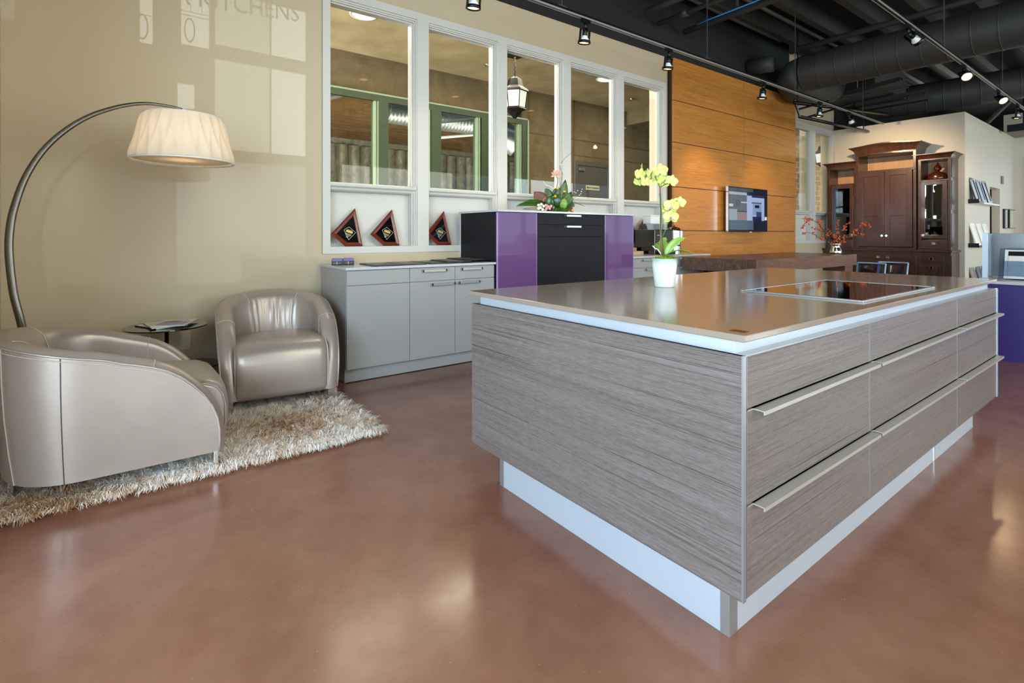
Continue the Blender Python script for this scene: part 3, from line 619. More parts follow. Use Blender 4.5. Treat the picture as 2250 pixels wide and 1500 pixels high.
box('carcass', 'greycab', isl, 1.443, 4.575, .815, 2.235, .151, .852)
box('top_rail', 'alu', isl, 1.43, 4.59, .79, 2.23, .8525, .861)
box('recess', 'alu_blue', isl, 1.451, 4.52, .822, 2.195, .861, .898)
xsd = [(1.449, 2.386), (2.391, 3.642), (3.647, 4.571)]; zsd = [(.153, .4205), (.4255, .7005), (.7055, .856)]
for (a, b) in xsd:
    for k, (z0, z1) in enumerate(zsd):
        dr = box('drawer_front', 'taupe', isl, a, b, .787, .812, z0, z1 - (.004 if k < 2 else 0), bevel=.0008)
        build('drawer_edge', MB().box(a-.0005, a+.002, .7865, .812, z0, z1).box(b-.002, b+.0005, .7865, .812, z0, z1), 'alu', dr)
        if k < 2:
            hb = b - .0; pr = [(.812, z1), (.752, z1), (.752, z1-.012), (.7555, z1-.012), (.7555, z1-.0035), (.812, z1-.0035)]
            build('handle', MB().prism([(a+.035, y, z) for y, z in pr], (hb-a-.02, 0, 0)).box(a, b, .7865, .80, z1-.0035, z1), mat('brass_tinted_aluminium', '#c6c0b6', .32, .6) if 'brass_tinted_aluminium' not in bpy.data.materials else bpy.data.materials['brass_tinted_aluminium'], dr)
box('worktop', 'quartz', isl, 1.437, 4.588, .788, 2.29, .899, .92, bevel=.003)
o = build('maker_label', MB().box(1.475, 1.51, .81, .86, .9202, .9208), mat('copper_label', '#9a5a20', .4, .6), isl)
ck = thing('induction_cooktop', 'black glass induction cooktop with bright steel rim set in the island top', 'cooktop', (3.05, 1.13, .92))
box('glass_plate', 'blackglass', ck, 2.56, 3.54, .875, 1.405, .9205, .9265)
mb = MB()
for a in ((2.545, 3.555, .862, .876), (2.545, 3.555, 1.404, 1.418), (2.545, 2.561, .876, 1.404), (3.539, 3.555, .876, 1.404)): mb.box(*a, .9202, .9285)
build('steel_rim', mb, 'alu', ck, .001)
# ------------------------------------------------------------------ sideboards
def bar(mb, x0, x1, y, z, h=.022, d=.03):
    mb.box(x0, x1, y-d, y-d+.006, z-h, z).box(x0, x0+.012, y-d, y, z-h, z).box(x1-.012, x1, y-d, y, z-h, z); return mb
def sideboard(name, lab, x0, x1, cols, rows, slab=(0, 0), handles=()):
    s_ = thing(name, lab, 'cabinet', ((x0+x1)/2, 4.45, 0))
    box('carcass', 'greycab', s_, x0, x1, 4.14, YW-.001, .115, .925)
    box('plinth', 'greycab', s_, x0+.0, x1, 4.165, 4.74, 0, .115); box('plinth_seal', 'blackmetal', s_, x0+.005, x1-.005, 4.163, 4.17, 0, .006)
    for ci, (a, b) in enumerate(cols):
        for (z0, z1) in rows[ci]:
            o = box('drawer_front' if z1-z0 < .3 else 'door', 'greycab', s_, a+.0025, b-.0025, 4.12, 4.14, z0+.0025, z1-.0025, bevel=.001)
            for (ha, hb, hz) in handles:
                if a < (ha+hb)/2 < b and z0 < hz <= z1+.001: build('handle', bar(MB(), ha, hb, 4.12, hz-.008), 'alu', o, .001)
    box('worktop', 'slabwhite', s_, x0-.015+slab[0], x1+slab[1], 4.09, YW-.001, .925, .945, bevel=.002); return s_
R3 = [(.115, .797), (.797, .92)]
sideboard('low_cabinet', 'low grey lacquered cabinet with white top under the first two windows', 1.43, 2.885, [(1.43, 1.985), (1.985, 2.442), (2.442, 2.885)], [R3, R3, R3],
          handles=((2.10, 2.34, .91), (2.19, 2.43, .785), (2.50, 2.73, .912), (2.47, 2.70, .787)))
sideboard('low_cabinet', 'grey lacquered cabinet carrying the coffee machine between the tall cabinet and oak panelling', 4.92, 6.565, [(4.92, 5.76), (5.76, 6.565)], [[(.115, .41), (.41, .66), (.66, .80), (.80, .92)]]*2,
          handles=((5.10, 5.40, .915), (5.16, 5.45, .795), (5.9, 6.2, .915), (5.9, 6.2, .795)), slab=(.012, 0))
tc = thing('tall_cabinet', 'taller cabinet with two violet glass fronts and a charcoal centre', 'cabinet', (3.9, 4.45, 0))
box('side_panel', 'darkcab', tc, 2.90, 2.92, 4.105, YW-.001, 0, 1.437); box('side_panel', 'darkcab', tc, 4.875, 4.895, 4.105, YW-.001, 0, 1.437)
box('panel_edge_strip', 'trim', tc, 2.899, 2.9, 4.77, YW-.001, .945, 1.437)
box('carcass', 'darkcab', tc, 2.92, 4.875, 4.10, YW-.002, .1, 1.436); box('plinth', 'darkcab', tc, 2.93, 4.87, 4.15, 4.7, 0, .1)
for a, b in ((2.893, 3.39), (4.405, 4.90)):
    o = box('glass_door', 'purple', tc, a+.006, b-.006, 4.078, 4.10, .1, 1.432); build('glass_edge', MB().box(a, a+.006, 4.0775, 4.10, .1, 1.432).box(b-.006, b, 4.0775, 4.10, .1, 1.432), 'purple_edge', o)
for z0, z1 in ((1.318, 1.432), (1.19, 1.315)):
    o = box('drawer_front', 'darkcab', tc, 3.394, 4.401, 4.08, 4.10, z0+.001, z1-.001, bevel=.001); build('handle', bar(MB(), 3.775, 4.01, 4.08, z1-.006, .02), 'alu', o, .001)
for a, b in ((3.394, 3.893), (3.899, 4.401)): box('door', 'darkcab', tc, a, b, 4.08, 4.10, .1, 1.187, bevel=.001)
box('door_gap_strip', 'steelgrey', tc, 3.894, 3.898, 4.085, 4.10, .1, 1.187)
box('worktop', 'slabwhite', tc, 2.885, 4.915, 4.06, YW-.001, 1.437, 1.457, bevel=.002)
# sample folders and card holders on the low cabinet
folder = thing('sample_folder', 'dark sample folder at the card holder end of the row', 'folder', (1.80, 4.33, .9455), R(-4), group='dark sample folders lying on the low cabinet')
build('cover', MB().box(-.125, .125, -.20, .20, 0, .007), mat('dark_folder', '#2a2829', .35, coat=.3), folder, .002, world=False)
build('page_block', MB().box(-.118, .122, -.19, .19, .007, .010), 'blackmetal', folder, world=False)
build('print', MB().box(-.06, .03, -.09, .09, .010, .0106), mat('folder_print', '#6c6864', .4), folder, world=False)
labs = ['second dark sample folder from the card holders', 'middle dark sample folder of the row on the low cabinet', 'fourth dark sample folder, overlapping the middle one', 'dark sample folder against the tall charcoal cabinet']
for i, x in enumerate((2.06, 2.32, 2.53, 2.75)):
    dup(folder, (x+.02*(i == 1), 4.36+.03*(i % 2), .9455+.0110*(i >= 2)*(i-1)), R((-6, 3, -5, 4)[i]), labs[i])
for i, x in enumerate((1.50, 1.60)):
    c_ = thing('card_holder', ['black desk holder with violet business cards at the cabinet corner', 'black desk holder with violet business cards next to the folders'][i], 'card holder', (x, 4.56, .9455), R(-18), group='card holders on the low cabinet')
    build('tray', MB().box(-.047, .047, -.03, -.025, 0, .034).box(-.047, .047, -.03, .03, 0, .004).prism([(-.047, .03, 0), (-.047, .035, 0), (-.047, .05, .05), (-.047, .045, .05)], (.094, 0, 0)).box(-.047, -.044, -.03, .03, 0, .03).box(.044, .047, -.03, .03, 0, .03), 'blackenamel', c_, world=False)
    build('cards', MB().prism([(-.043, -.018, .005), (-.043, .022, .005), (-.043, .038, .058), (-.043, -.0, .058)], (.086, 0, 0)), mat('violet_card', '#7c6aa6', .45) if i == 0 else 'violet', c_, world=False) if i == 0 else build('cards', MB().prism([(-.043, -.018, .005), (-.043, .022, .005), (-.043, .038, .058), (-.043, -.0, .058)], (.086, 0, 0)), bpy.data.materials['violet_card'], c_, world=False)
    build('print', MB().box(-.036, .036, -.0306, -.030, .016, .0172).box(-.004, -.001, -.0306, -.030, .005, .03), 'silverline', c_, world=False)
# award plaques leaning in the window bays
def plaque(x, lab, s_=1.0, hide=False):
    t_ = thing('award_plaque', lab, 'award plaque', (x, 4.80, 1.101), R(0), group='kite shaped award plaques in the window bays')
    tilt = Matrix.Rotation(R(-13), 4, 'X')
    P = [(-.02, 0), (.142, 0), (.098, .372), (-.148, .118)]
    def off(P, d):
        out = []; n = len(P)
        for i in range(n):
            a, b, c_ = Vector(P[i-1]), Vector(P[i]), Vector(P[(i+1) % n])
            d1 = (b-a).normalized(); d2 = (c_-b).normalized(); n1 = Vector((-d1.y, d1.x)); n2 = Vector((-d2.y, d2.x)); bis = (n1+n2).normalized()
            out.append(tuple(b+bis*d/max(.2, bis.dot(n1))))
        return out
    def poly(P, y): return [(a, y, b) for a, b in P]
    I1 = off(P, .012); I2 = off(P, .034)
    n = 4; vs = poly(P, 0)+poly(P, -.012)+poly(I1, -.022)+poly(I2, -.018)
    fs = [(0, 1, 2, 3)]+[(k*4+i, k*4+(i+1) % 4, (k+1)*4+(i+1) % 4, (k+1)*4+i) for k in range(3) for i in range(4)]+[(12, 13, 14, 15)]
    T_ = lambda vs: [tilt @ Vector(v_) for v_ in vs]
    build('wood_frame', MB().add(T_(vs), fs), 'mahog', t_, world=False)
    build('black_plate', MB().add(T_(poly(off(P, .034), -.0182)+poly(off(P, .034), -.0195)), [(0, 1, 2, 3), (7, 6, 5, 4)]+[(i, (i+1) % 4, 4+(i+1) % 4, 4+i) for i in range(4)]), 'blackenamel', t_, world=False)
    if hide: return t_
    K = [(-.028, .155), (.022, .185), (.082, .13), (.008, .06)][::-1]
    mb = MB()
    for i in range(4):
        a, b = Vector(K[i]), Vector(K[(i+1) % 4]); nn = Vector((-(b-a).y, (b-a).x)).normalized()*.0012
        mb.add(T_([(q.x, -.0203, q.y) for q in (a-nn, b-nn, b+nn, a+nn)]), [(0, 1, 2, 3)])
    e1 = Vector((.93, -.32)).normalized(); e2 = Vector((.32, .93)).normalized(); c0 = Vector((.020, .132))
    def strip(c_, w_, h_): return T_([(q.x, -.0205, q.y) for q in (c_-e1*w_-e2*h_, c_+e1*w_-e2*h_, c_+e1*w_+e2*h_, c_-e1*w_+e2*h_)])
    for k in range(4): mb.add(strip(c0-e2*(.016+.008*k)+e1*-.004, (.030, .030, .026, .016)[k], .0012), [(0, 1, 2, 3)])
    for k in range(5): mb.add(strip(c0+e2*.022+e1*(-.02+.011*k), .003, .003), [(0, 1, 2, 3)])
    mb.add(strip(c0-e2*.052-e1*.008, .010, .003), [(0, 1, 2, 3)])
    build('silver_lettering', mb, 'silverline', t_, world=False)
    build('gold_badge', MB().add(strip(c0+e2*.006, .032, .010), [(0, 1, 2, 3)]), 'gold', t_, world=False); return t_
plaque(1.672, 'kite shaped mahogany award plaque nearest the plain beige wall')
plaque(2.05, 'kite shaped mahogany award plaque, second in the first window bay')
plaque(2.645, 'kite shaped award plaque alone in the second window bay beside the charcoal panel')
plaque(5.70, 'award plaque half hidden behind the violet cabinet edge')
plaque(5.99, 'dark award plaque standing beside the black coffee machine')
for o in bpy.data.objects:
    if o.name.startswith('award_plaque'): o.location.y = 4.79
# ------------------------------------------------------------------ oak wall panelling
op_ = thing('oak_panelling', 'honey oak wall panelling in staggered horizontal boards behind the television', 'wall panelling', (8.5, 4.75, 0))
zr = [.03, .62, 1.272, 1.93, 2.60, 3.228, 3.862]
for i in range(6):
    for a, b in ((6.572, 8.547), (8.555, 10.46)): box('oak_board', 'oakx', op_, a, b, 4.70, 4.735, zr[i]+.006, zr[i+1]-.006 if i < 5 else zr[i+1], bevel=.001)
box('backing', mat('oak_groove', '#4a2a12', .6), op_, 6.58, 10.45, 4.715, 4.799, .03, 3.85)
tv = thing('flat_screen_television', 'flat screen television on the oak panelling showing a kitchen picture', 'television', (8.5, 4.62, 1.64))
box('casing', 'blackmetal', tv, 7.86, 9.14, 4.585, 4.62, 1.262, 2.006, bevel=.004); box('side_trim', 'chrome', tv, 7.853, 7.861, 4.58, 4.622, 1.262, 2.006)
box('wall_bracket', 'blackmetal', tv, 8.2, 8.8, 4.62, 4.70, 1.4, 1.85); box('logo_lamp', 'white', tv, 8.54, 8.60, 4.583, 4.588, 1.250, 1.262)
def em(n_, h, s_=.35, r=.1):
    return mat(n_, h, r, emit=(h, .22), spec=.6)
sgrid = [('screen_field', '#0c0f24', (0, 1, 0, 1)), ('screen_upper', '#39444a', (0, .62, .93, 1)), ('screen_picture_wall', '#4d5564', (0, .45, .46, .92)), ('screen_picture_shelf', '#8e9cae', (0, .45, .84, .90)), ('screen_picture_rail', '#a2b2c4', (.30, .45, .655, .68)),
         ('screen_picture_window', '#3f4c4a', (.17, .28, .58, .72)), ('screen_picture_basin', '#a9b4b6', (0, .10, .56, .62)), ('screen_picture_cabinet', '#7d8c96', (0, .2, .24, .50)), ('screen_picture_counter', '#7c6a6c', (.2, .45, .24, .44)), ('screen_picture_front', '#8fa0c4', (.45, .92, .24, .84)),
         ('screen_picture_hob', '#1a2350', (.58, .92, .80, .86)), ('screen_picture_drawer', '#7787b0', (.6, .84, .38, .70)), ('screen_picture_handle', '#2a3048', (.57, .84, .66, .68)), ('screen_picture_inside', '#10131f', (.66, .78, .55, .62)), ('screen_picture_shadow', '#2e3a5c', (.70, .84, .34, .46)), ('screen_picture_floor', '#101a44', (.60, .84, .24, .34)), ('screen_painted_reflection', '#40566a', (0, .62, .02, .235)), ('screen_picture_jar', '#c8d4e0', (.93, .99, .26, .34))]  # the low band paints a glass reflection into the screen colours
for i, (n_, h, (a, b, c_, d_)) in enumerate(sgrid):
    x0, x1, z0, z1 = 7.88, 9.12, 1.28, 1.99
    box('screen' if i == 0 else 'screen_picture', em(n_, h), tv, x0+(x1-x0)*a, x0+(x1-x0)*b, 4.5836-.0002*i, 4.586, z0+(z1-z0)*c_, z0+(z1-z0)*d_)
# ------------------------------------------------------------------ walnut table block
wt = thing('walnut_counter', 'thick walnut block counter beyond the island', 'counter', (7.3, 3.55, 0))
box('top_slab', 'walnut', wt, 5.86, 8.78, 3.06, 4.06, .758, .92, bevel=.003)
for i in range(9): box('end_grain_block', 'walnuty', wt, 5.852, 5.862, 3.062+i*.111, 3.062+(i+1)*.111-.001, .76, .918)
box('leg_panel', 'walnut', wt, 8.45, 8.74, 3.10, 3.18, 0, .758); box('leg_panel', 'walnut', wt, 8.45, 8.74, 3.9, 3.98, 0, .758)
box('cabinet_body', 'darkcab', wt, 6.25, 8.0, 3.45, 4.0, 0, .758)
# ------------------------------------------------------------------ reception desk
dk = thing('reception_desk', 'violet fronted reception desk with a white top beyond the island', 'desk', (7.1, .2, 0))
box('front_panel', 'deskpurple', dk, 6.755, 6.79, -1.6, 1.33, 0, .735); box('body', 'deskpurple', dk, 6.79, 7.45, -1.6, 1.32, .05, .735)
box('desk_top', 'slabwhite', dk, 6.72, 7.50, -1.62, 1.345, .735, .765, bevel=.003)
st = thing('steel_screen', 'brushed stainless screen panel standing on the reception desk', 'screen panel', (7.42, .4, .766)); box('panel', 'steelbrush', st, 7.40, 7.42, -1.55, 1.335, .766, 1.225, bevel=.002); box('foot', 'alu', st, 7.38, 7.44, -1.5, 1.3, .7655, .772)
ac = thing('acrylic_panel', 'clear acrylic upright at the end of the steel screen', 'acrylic panel', (7.3, 1.36, .766)); box('sheet', 'acrylic', ac, 7.16, 7.44, 1.336, 1.343, .766, 1.235); box('edge', mat('lit_acrylic_edge', '#dcecff', .2), ac, 7.155, 7.16, 1.30, 1.343, .766, 1.235)
lh = thing('leaflet_holder', 'clear leaflet holder with black and white brochures on the reception desk', 'leaflet holder', (7.05, 1.0, .766))
def lean(y0, y1, z0, z1, d, x=7.02, th=.004):
    k = .28; return MB().prism([(x+k*(z0-.766)+d, y0, z0), (x+k*(z1-.766)+d, y0, z1), (x+k*(z1-.766)+d, y1, z1), (x+k*(z0-.766)+d, y1, z0)], (th, 0, 0))
build('back_sheet', lean(.72, 1.20, .772, 1.075, .02), 'acrylic', lh); build('front_sheet', lean(.74, 1.165, .80, .95, -.012), 'acrylic', lh); box('base', 'acrylic', lh, 6.99, 7.16, .72, 1.20, .766, .772)
def brochure(lab, bands, y0, y1, z0, z1, d):
    t_ = thing('brochure', lab, 'brochure', (7.0, y0, .772), group='brochures in the leaflet holder'); build('cover', lean(y0, y1, z0, z1, d), 'paper', t_)
    for n_, m_, a, b, c_, e_ in bands: build(n_, lean(a, b, c_, e_, d-.0015, th=.001), m_, t_)
brochure('brochure with a black band and tiny white title, behind the plain white one', [('black_band', 'blackmetal', .80, 1.135, 1.0, 1.045), ('title', 'paper', .83, .89, 1.028, 1.035)], .75, 1.16, .775, 1.06, .012)
brochure('plain white brochure with a faint grey title and an orange mark', [('title', 'steelgrey', .83, .90, .983, .987), ('mark', 'orange', .88, .905, .83, .87), ('rule', 'steelgrey', .80, 1.08, .905, .907)], .78, 1.13, .778, 1.0, .002)
# ------------------------------------------------------------------ dark wood hutch
hu = thing('display_hutch', 'tall dark cherry display hutch with crown mouldings, open niches and glass doors', 'hutch', (12.2, 3.7, 0))
XF = 12.0
def crown(y0, y1, z, h, ext, xf, wrapL=True, wrapR=True, arc=0):
    prof = [(0, 0), (.012, 0), (.012, .15), (.10, .30), (.35, .62), (.8, .86), (1, .9), (1, 1), (0, 1)]
    rows = []
    ys = [y0-ext]+[y0+(y1-y0)*i/8 for i in range(9)]+[y1+ext]
    path = [(12.485, y0), (xf, y0)]+[(xf-arc*math.sin(PI*i/8), y0+(y1-y0)*i/8) for i in range(1, 8)]+[(xf, y1), (12.485, y1)]
    dirs = [(0, -1), (-1, -1)]+[(-1, 0)]*7+[(-1, 1), (0, 1)]
    for (px, py), (dx, dy) in zip(path, dirs):
        up = arc*1.2*math.sin(PI*(py-y0)/(y1-y0)) if arc else 0
        rows.append([(px+dx*a*ext, py+dy*a*ext, z+b*h+(up*b)) for a, b in prof])
    mb = MB().grid(rows)
    mb.add([(r[-1]) for r in rows], [tuple(range(len(rows)))]); return build('crown_moulding', mb, 'hutch', hu)
# base
box('base_cabinet', 'hutch', hu, 11.925, 12.485, 2.665, 4.78, 0, .885); box('base_top', 'hutch', hu, 11.885, 12.485, 2.64, 4.79, .885, .925, bevel=.008)
def pdoor(name, y0, y1, z0, z1, x, rail=.07, rec=.012, mid=None, glass=False, knob=None, m='hutch'):
    mb = MB().box(x-.022, x, y0, y0+rail, z0, z1).box(x-.022, x, y1-rail, y1, z0, z1).box(x-.022, x, y0+rail, y1-rail, z0, z0+rail).box(x-.022, x, y0+rail, y1-rail, z1-rail, z1)
    if mid: mb.box(x-.022, x, y0+rail, y1-rail, mid-rail/2, mid+rail/2)
    if not glass: mb.box(x-.022+rec, x, y0+rail, y1-rail, z0+rail, z1-rail)
    o = build(name, mb, m, hu, .003)
    if glass: box('pane', 'tableglass', o, x-.012, x-.008, y0+rail, y1-rail, z0+rail, z1-rail)
    if knob:
        ky, kz, dia = knob; s_ = .023
        if dia: build('knob', MB().prism([(x-.035, ky-s_*1.2, kz), (x-.035, ky, kz-s_*1.2), (x-.035, ky+s_*1.2, kz), (x-.035, ky, kz+s_*1.2)], (.013, 0, 0)), 'chrome', o)
        else: build('knob', MB().box(x-.04, x-.022, ky-s_, ky+s_, kz-s_, kz+s_), 'chrome', o, .003)
    return o
pdoor('drawer_front', 2.76, 3.12, .70, .82, 11.925, .015, .003, knob=(2.94, .765, 0)); pdoor('drawer_front', 2.76, 3.12, .38, .67, 11.925, .07, knob=(2.94, .60, 0)); pdoor('drawer_front', 2.76, 3.12, .08, .35, 11.925, .07)
pdoor('door', 3.17, 3.68, .08, .82, 11.925, .075, knob=(3.62, .77, 0)); pdoor('door', 3.72, 4.2, .08, .82, 11.925, .075, knob=(3.78, .77, 0)); pdoor('door', 4.24, 4.7, .08, .82, 11.925, .075)
build('base_side_panel', MB().box(11.95, 12.46, 2.655, 2.667, .06, .83), 'hutch', hu, .003)
def tower(y0, y1, xf, zt, niche, label_back=True):
    z0 = .925; nz0, nz1 = niche
    mb = MB().box(xf, 12.485, y0, y0+.045, z0, zt).box(xf, 12.485, y1-.045, y1, z0, zt).box(xf, 12.485, y0+.045, y1-.045, nz1, zt).box(xf, 12.485, y0+.045, y1-.045, nz0-.03, nz0).box(xf, 12.485, y0+.045, y1-.045, z0, z0+.04)
    build('carcass', mb, 'hutch', hu, .002); box('back_board', 'hutchback', hu, 12.44, 12.485, y0+.045, y1-.045, z0+.04, nz1)
tower(2.68, 3.165, XF, 2.65, (2.235, 2.60)); tower(3.18, 4.18, 11.94, 2.86, (2.49, 2.79)); tower(4.195, 4.74, XF, 2.65, (2.27, 2.58))
box('tower_side_panel', 'hutch', hu, 12.05, 12.42, 2.672, 2.682, 1.0, 1.6); box('tower_side_panel', 'hutch', hu, 12.05, 12.42, 2.672, 2.682, 1.66, 2.2); box('tower_side_panel', 'hutch', hu, 12.05, 12.42, 2.672, 2.682, 2.26, 2.6)
pdoor('glass_door', 2.73, 3.12, 1.14, 2.20, XF, .065, glass=True, knob=(3.085, 1.20, 0)); pdoor('drawer_front', 2.73, 3.12, .955, 1.11, XF, .012, .003, knob=(2.925, 1.045, 0))
pdoor('glass_door', 4.245, 4.69, 1.14, 2.235, XF, .065, glass=True, knob=(4.28, 1.20, 0)); pdoor('drawer_front', 4.245, 4.69, .955, 1.11, XF, .012, .003)
pdoor('door', 3.235, 3.678, .975, 2.45, 11.94, .085, mid=1.62, knob=(3.645, 1.19, 1)); pdoor('door', 3.684, 4.125, .975, 2.45, 11.94, .085, mid=1.62, knob=(3.72, 1.19, 1))
for y0, y1 in ((2.73, 3.12), (4.25, 4.69)): box('glass_shelf', 'tableglass', hu, 12.02, 12.43, y0, y1, 1.78, 1.785)
crown(2.68, 3.165, 2.61, .105, .075, XF); crown(4.195, 4.74, 2.61, .105, .075, XF); crown(3.18, 4.18, 2.80, .17, .10, 11.94, arc=.035)
for a, b, z in ((3.19, 4.17, 2.46), (2.70, 3.16, 2.215), (4.2, 4.72, 2.245)): box('shelf_moulding', 'hutch', hu, 11.925 if a == 3.19 else 11.985, 12.0, a, b, z-.012, z+.012)
# bust on the hutch niche
bu = thing('carved_bust', 'glossy dark red carved bust with pointed headdress in the hutch niche', 'bust', (12.2, 2.92, 2.236))
build('torso', MB().lathe([(.001, 2.236), (.15, 2.236), (.158, 2.27), (.150, 2.32), (.118, 2.362), (.065, 2.385), (.036, 2.395), (.034, 2.42), (.001, 2.42)], (0, 0, 0), 24, True, Matrix.Diagonal((.6, 1.0, 1))), 'buddha', bu, smooth=True, world=False)
bpy.data.objects['torso'].data.transform(Matrix.Translation((0, 0, -2.236)))
build('head', MB().ball((12.2, 2.92, 2.448), .056, 16, (1, .88, 1.12)), 'buddha', bu, smooth=True)
build('headdress', MB().lathe([(.058, 2.43), (.058, 2.46), (.048, 2.49), (.030, 2.51), (.022, 2.53), (.001, 2.575)], (12.212, 2.92, 0), 18), 'buddha', bu, smooth=True)
build('face', MB().ball((12.143, 2.92, 2.438), .010, 8, (1, .6, 1.8)).ball((12.150, 2.92, 2.415), .009, 8, (.7, 1.6, .5)).ball((12.150, 2.938, 2.452), .008, 8, (.6, 1.4, .6)).ball((12.150, 2.902, 2.452), .008, 8, (.6, 1.4, .6)), 'buddha', bu, smooth=True)
build('ear', MB().ball((12.205, 2.972, 2.435), .014, 8, (.6, .4, 1.8)).ball((12.205, 2.868, 2.435), .014, 8, (.6, .4, 1.8)), 'buddha', bu, smooth=True)
# glasses inside the hutch
for i, (y, lab) in enumerate(((4.40, 'clear stemmed glass behind the glass door nearest the far windows'), (4.50, 'clear tumbler behind the glass door nearest the far windows'), (2.85, 'silver cup low behind the glass door under the bust'), (2.98, 'silver dish low behind the glass door under the bust'))):
    z = 1.18; t_ = build('cabinet_glass', MB().lathe([(.03, z), (.004, z+.01), (.004, z+.08), (.035, z+.11), (.04, z+.18)] if i == 0 else [(.03, z), (.04, z+.11)], (12.15, y, 0), 16, False), 'chrome' if i > 1 else 'acrylic', smooth=True); tag(t_, lab, 'glass', None)
# ------------------------------------------------------------------ sample doors on ledges of the side wall
def sample(x, z, h, m, lab, gi):
    t_ = thing('sample_door', lab, 'sample door', (x, 2.5, z), group=('dark sample doors on the top ledge', 'white sample doors on the middle ledge', 'coloured sample doors on the bottom ledge')[gi])
    q = Matrix.Translation((x, 2.47, z)) @ Matrix.Rotation(R(-14), 4, 'X'); w_ = .34; r = .06
    mb = MB()
    for b_ in ((0, r, 0, h), (w_-r, w_, 0, h), (r, w_-r, 0, r), (r, w_-r, h-r, h)): mb.box(b_[0], b_[1], 0, .02, b_[2], b_[3], q)
    build('frame', mb, m, t_, .002); build('panel', MB().box(r, w_-r, .008, .016, r, h-r, q), m, t_)
def ledge(z, x0, x1, lab):
    t_ = thing('display_ledge', lab, 'ledge', (x0, 2.5, z), group='display ledges on the cream wall')
    box('shelf', 'white', t_, x0, x1, 2.43, 2.585, z-.03, z, bevel=.002); box('lip', 'blackmetal', t_, x0, x0+.35, 2.425, 2.43, z-.03, z+.012); box('end_bracket', 'blackmetal', t_, x0-.004, x0, 2.43, 2.585, z-.03, z+.05)
ledge(1.83, 12.72, 14.4, 'top white display ledge carrying dark sample doors'); ledge(1.0, 12.72, 14.4, 'middle white display ledge carrying white sample doors'); ledge(.14, 12.72, 14.4, 'bottom white display ledge with coloured sample doors')
wd = mat('white_sample_paint', '#e6e2da', .3); gp = mat('grey_sample_paint', '#8b8480', .3); dn = mat('dark_blue_sample', '#222a36', .22, coat=.4)
for i in range(3):
    x = 12.78+i*.46
    sample(x, 1.831, .50, dn if i != 1 else M['navy'], ('dark blue black sample door at the corner end of the top ledge', 'blue grey sample door in the middle of the top ledge', 'dark sample door nearest the doorway on the top ledge')[i], 0)
    sample(x, 1.001, .44, wd, ('white sample door at the corner end of the middle ledge', 'white sample door in the middle of the middle ledge', 'white sample door nearest the acrylic upright')[i], 1)
    sample(x, .141, .46, gp if i == 0 else M['navy'], ('grey sample door on the bottom ledge', 'blue grey sample door on the bottom ledge', 'third sample door on the bottom ledge')[i], 2)
o = box('wall_thermostat', mat('bronze_box', '#6f6a5c', .4), None, 15.42, 15.58, 2.56, 2.585, 2.33, 2.50, bevel=.004); tag(o, 'small dark wall box above the brochure racks', 'thermostat')
for i, x in enumerate((15.62, 16.12)):
    t_ = thing('brochure_rack', ['clear wall brochure rack beside the doorway', 'clear wall brochure rack nearest the wall corner'][i], 'brochure rack', (x, 2.55, 1.4), group='clear brochure racks on the cream wall')
    box('back', 'acrylic', t_, x, x+.28, 2.575, 2.585, 1.35, 1.78); build('dark_edge', MB().box(x-.015, x, 2.55, 2.585, 1.35, 1.78), 'blackmetal', t_); build('hoop', MB().tube([(x, 2.58, 1.78), (x+.03, 2.48, 1.77), (x+.25, 2.48, 1.77), (x+.28, 2.58, 1.78)], .006, 6).tube([(x, 2.58, 1.35), (x+.03, 2.48, 1.36), (x+.25, 2.48, 1.36), (x+.28, 2.58, 1.35)], .006, 6), 'chrome', t_)
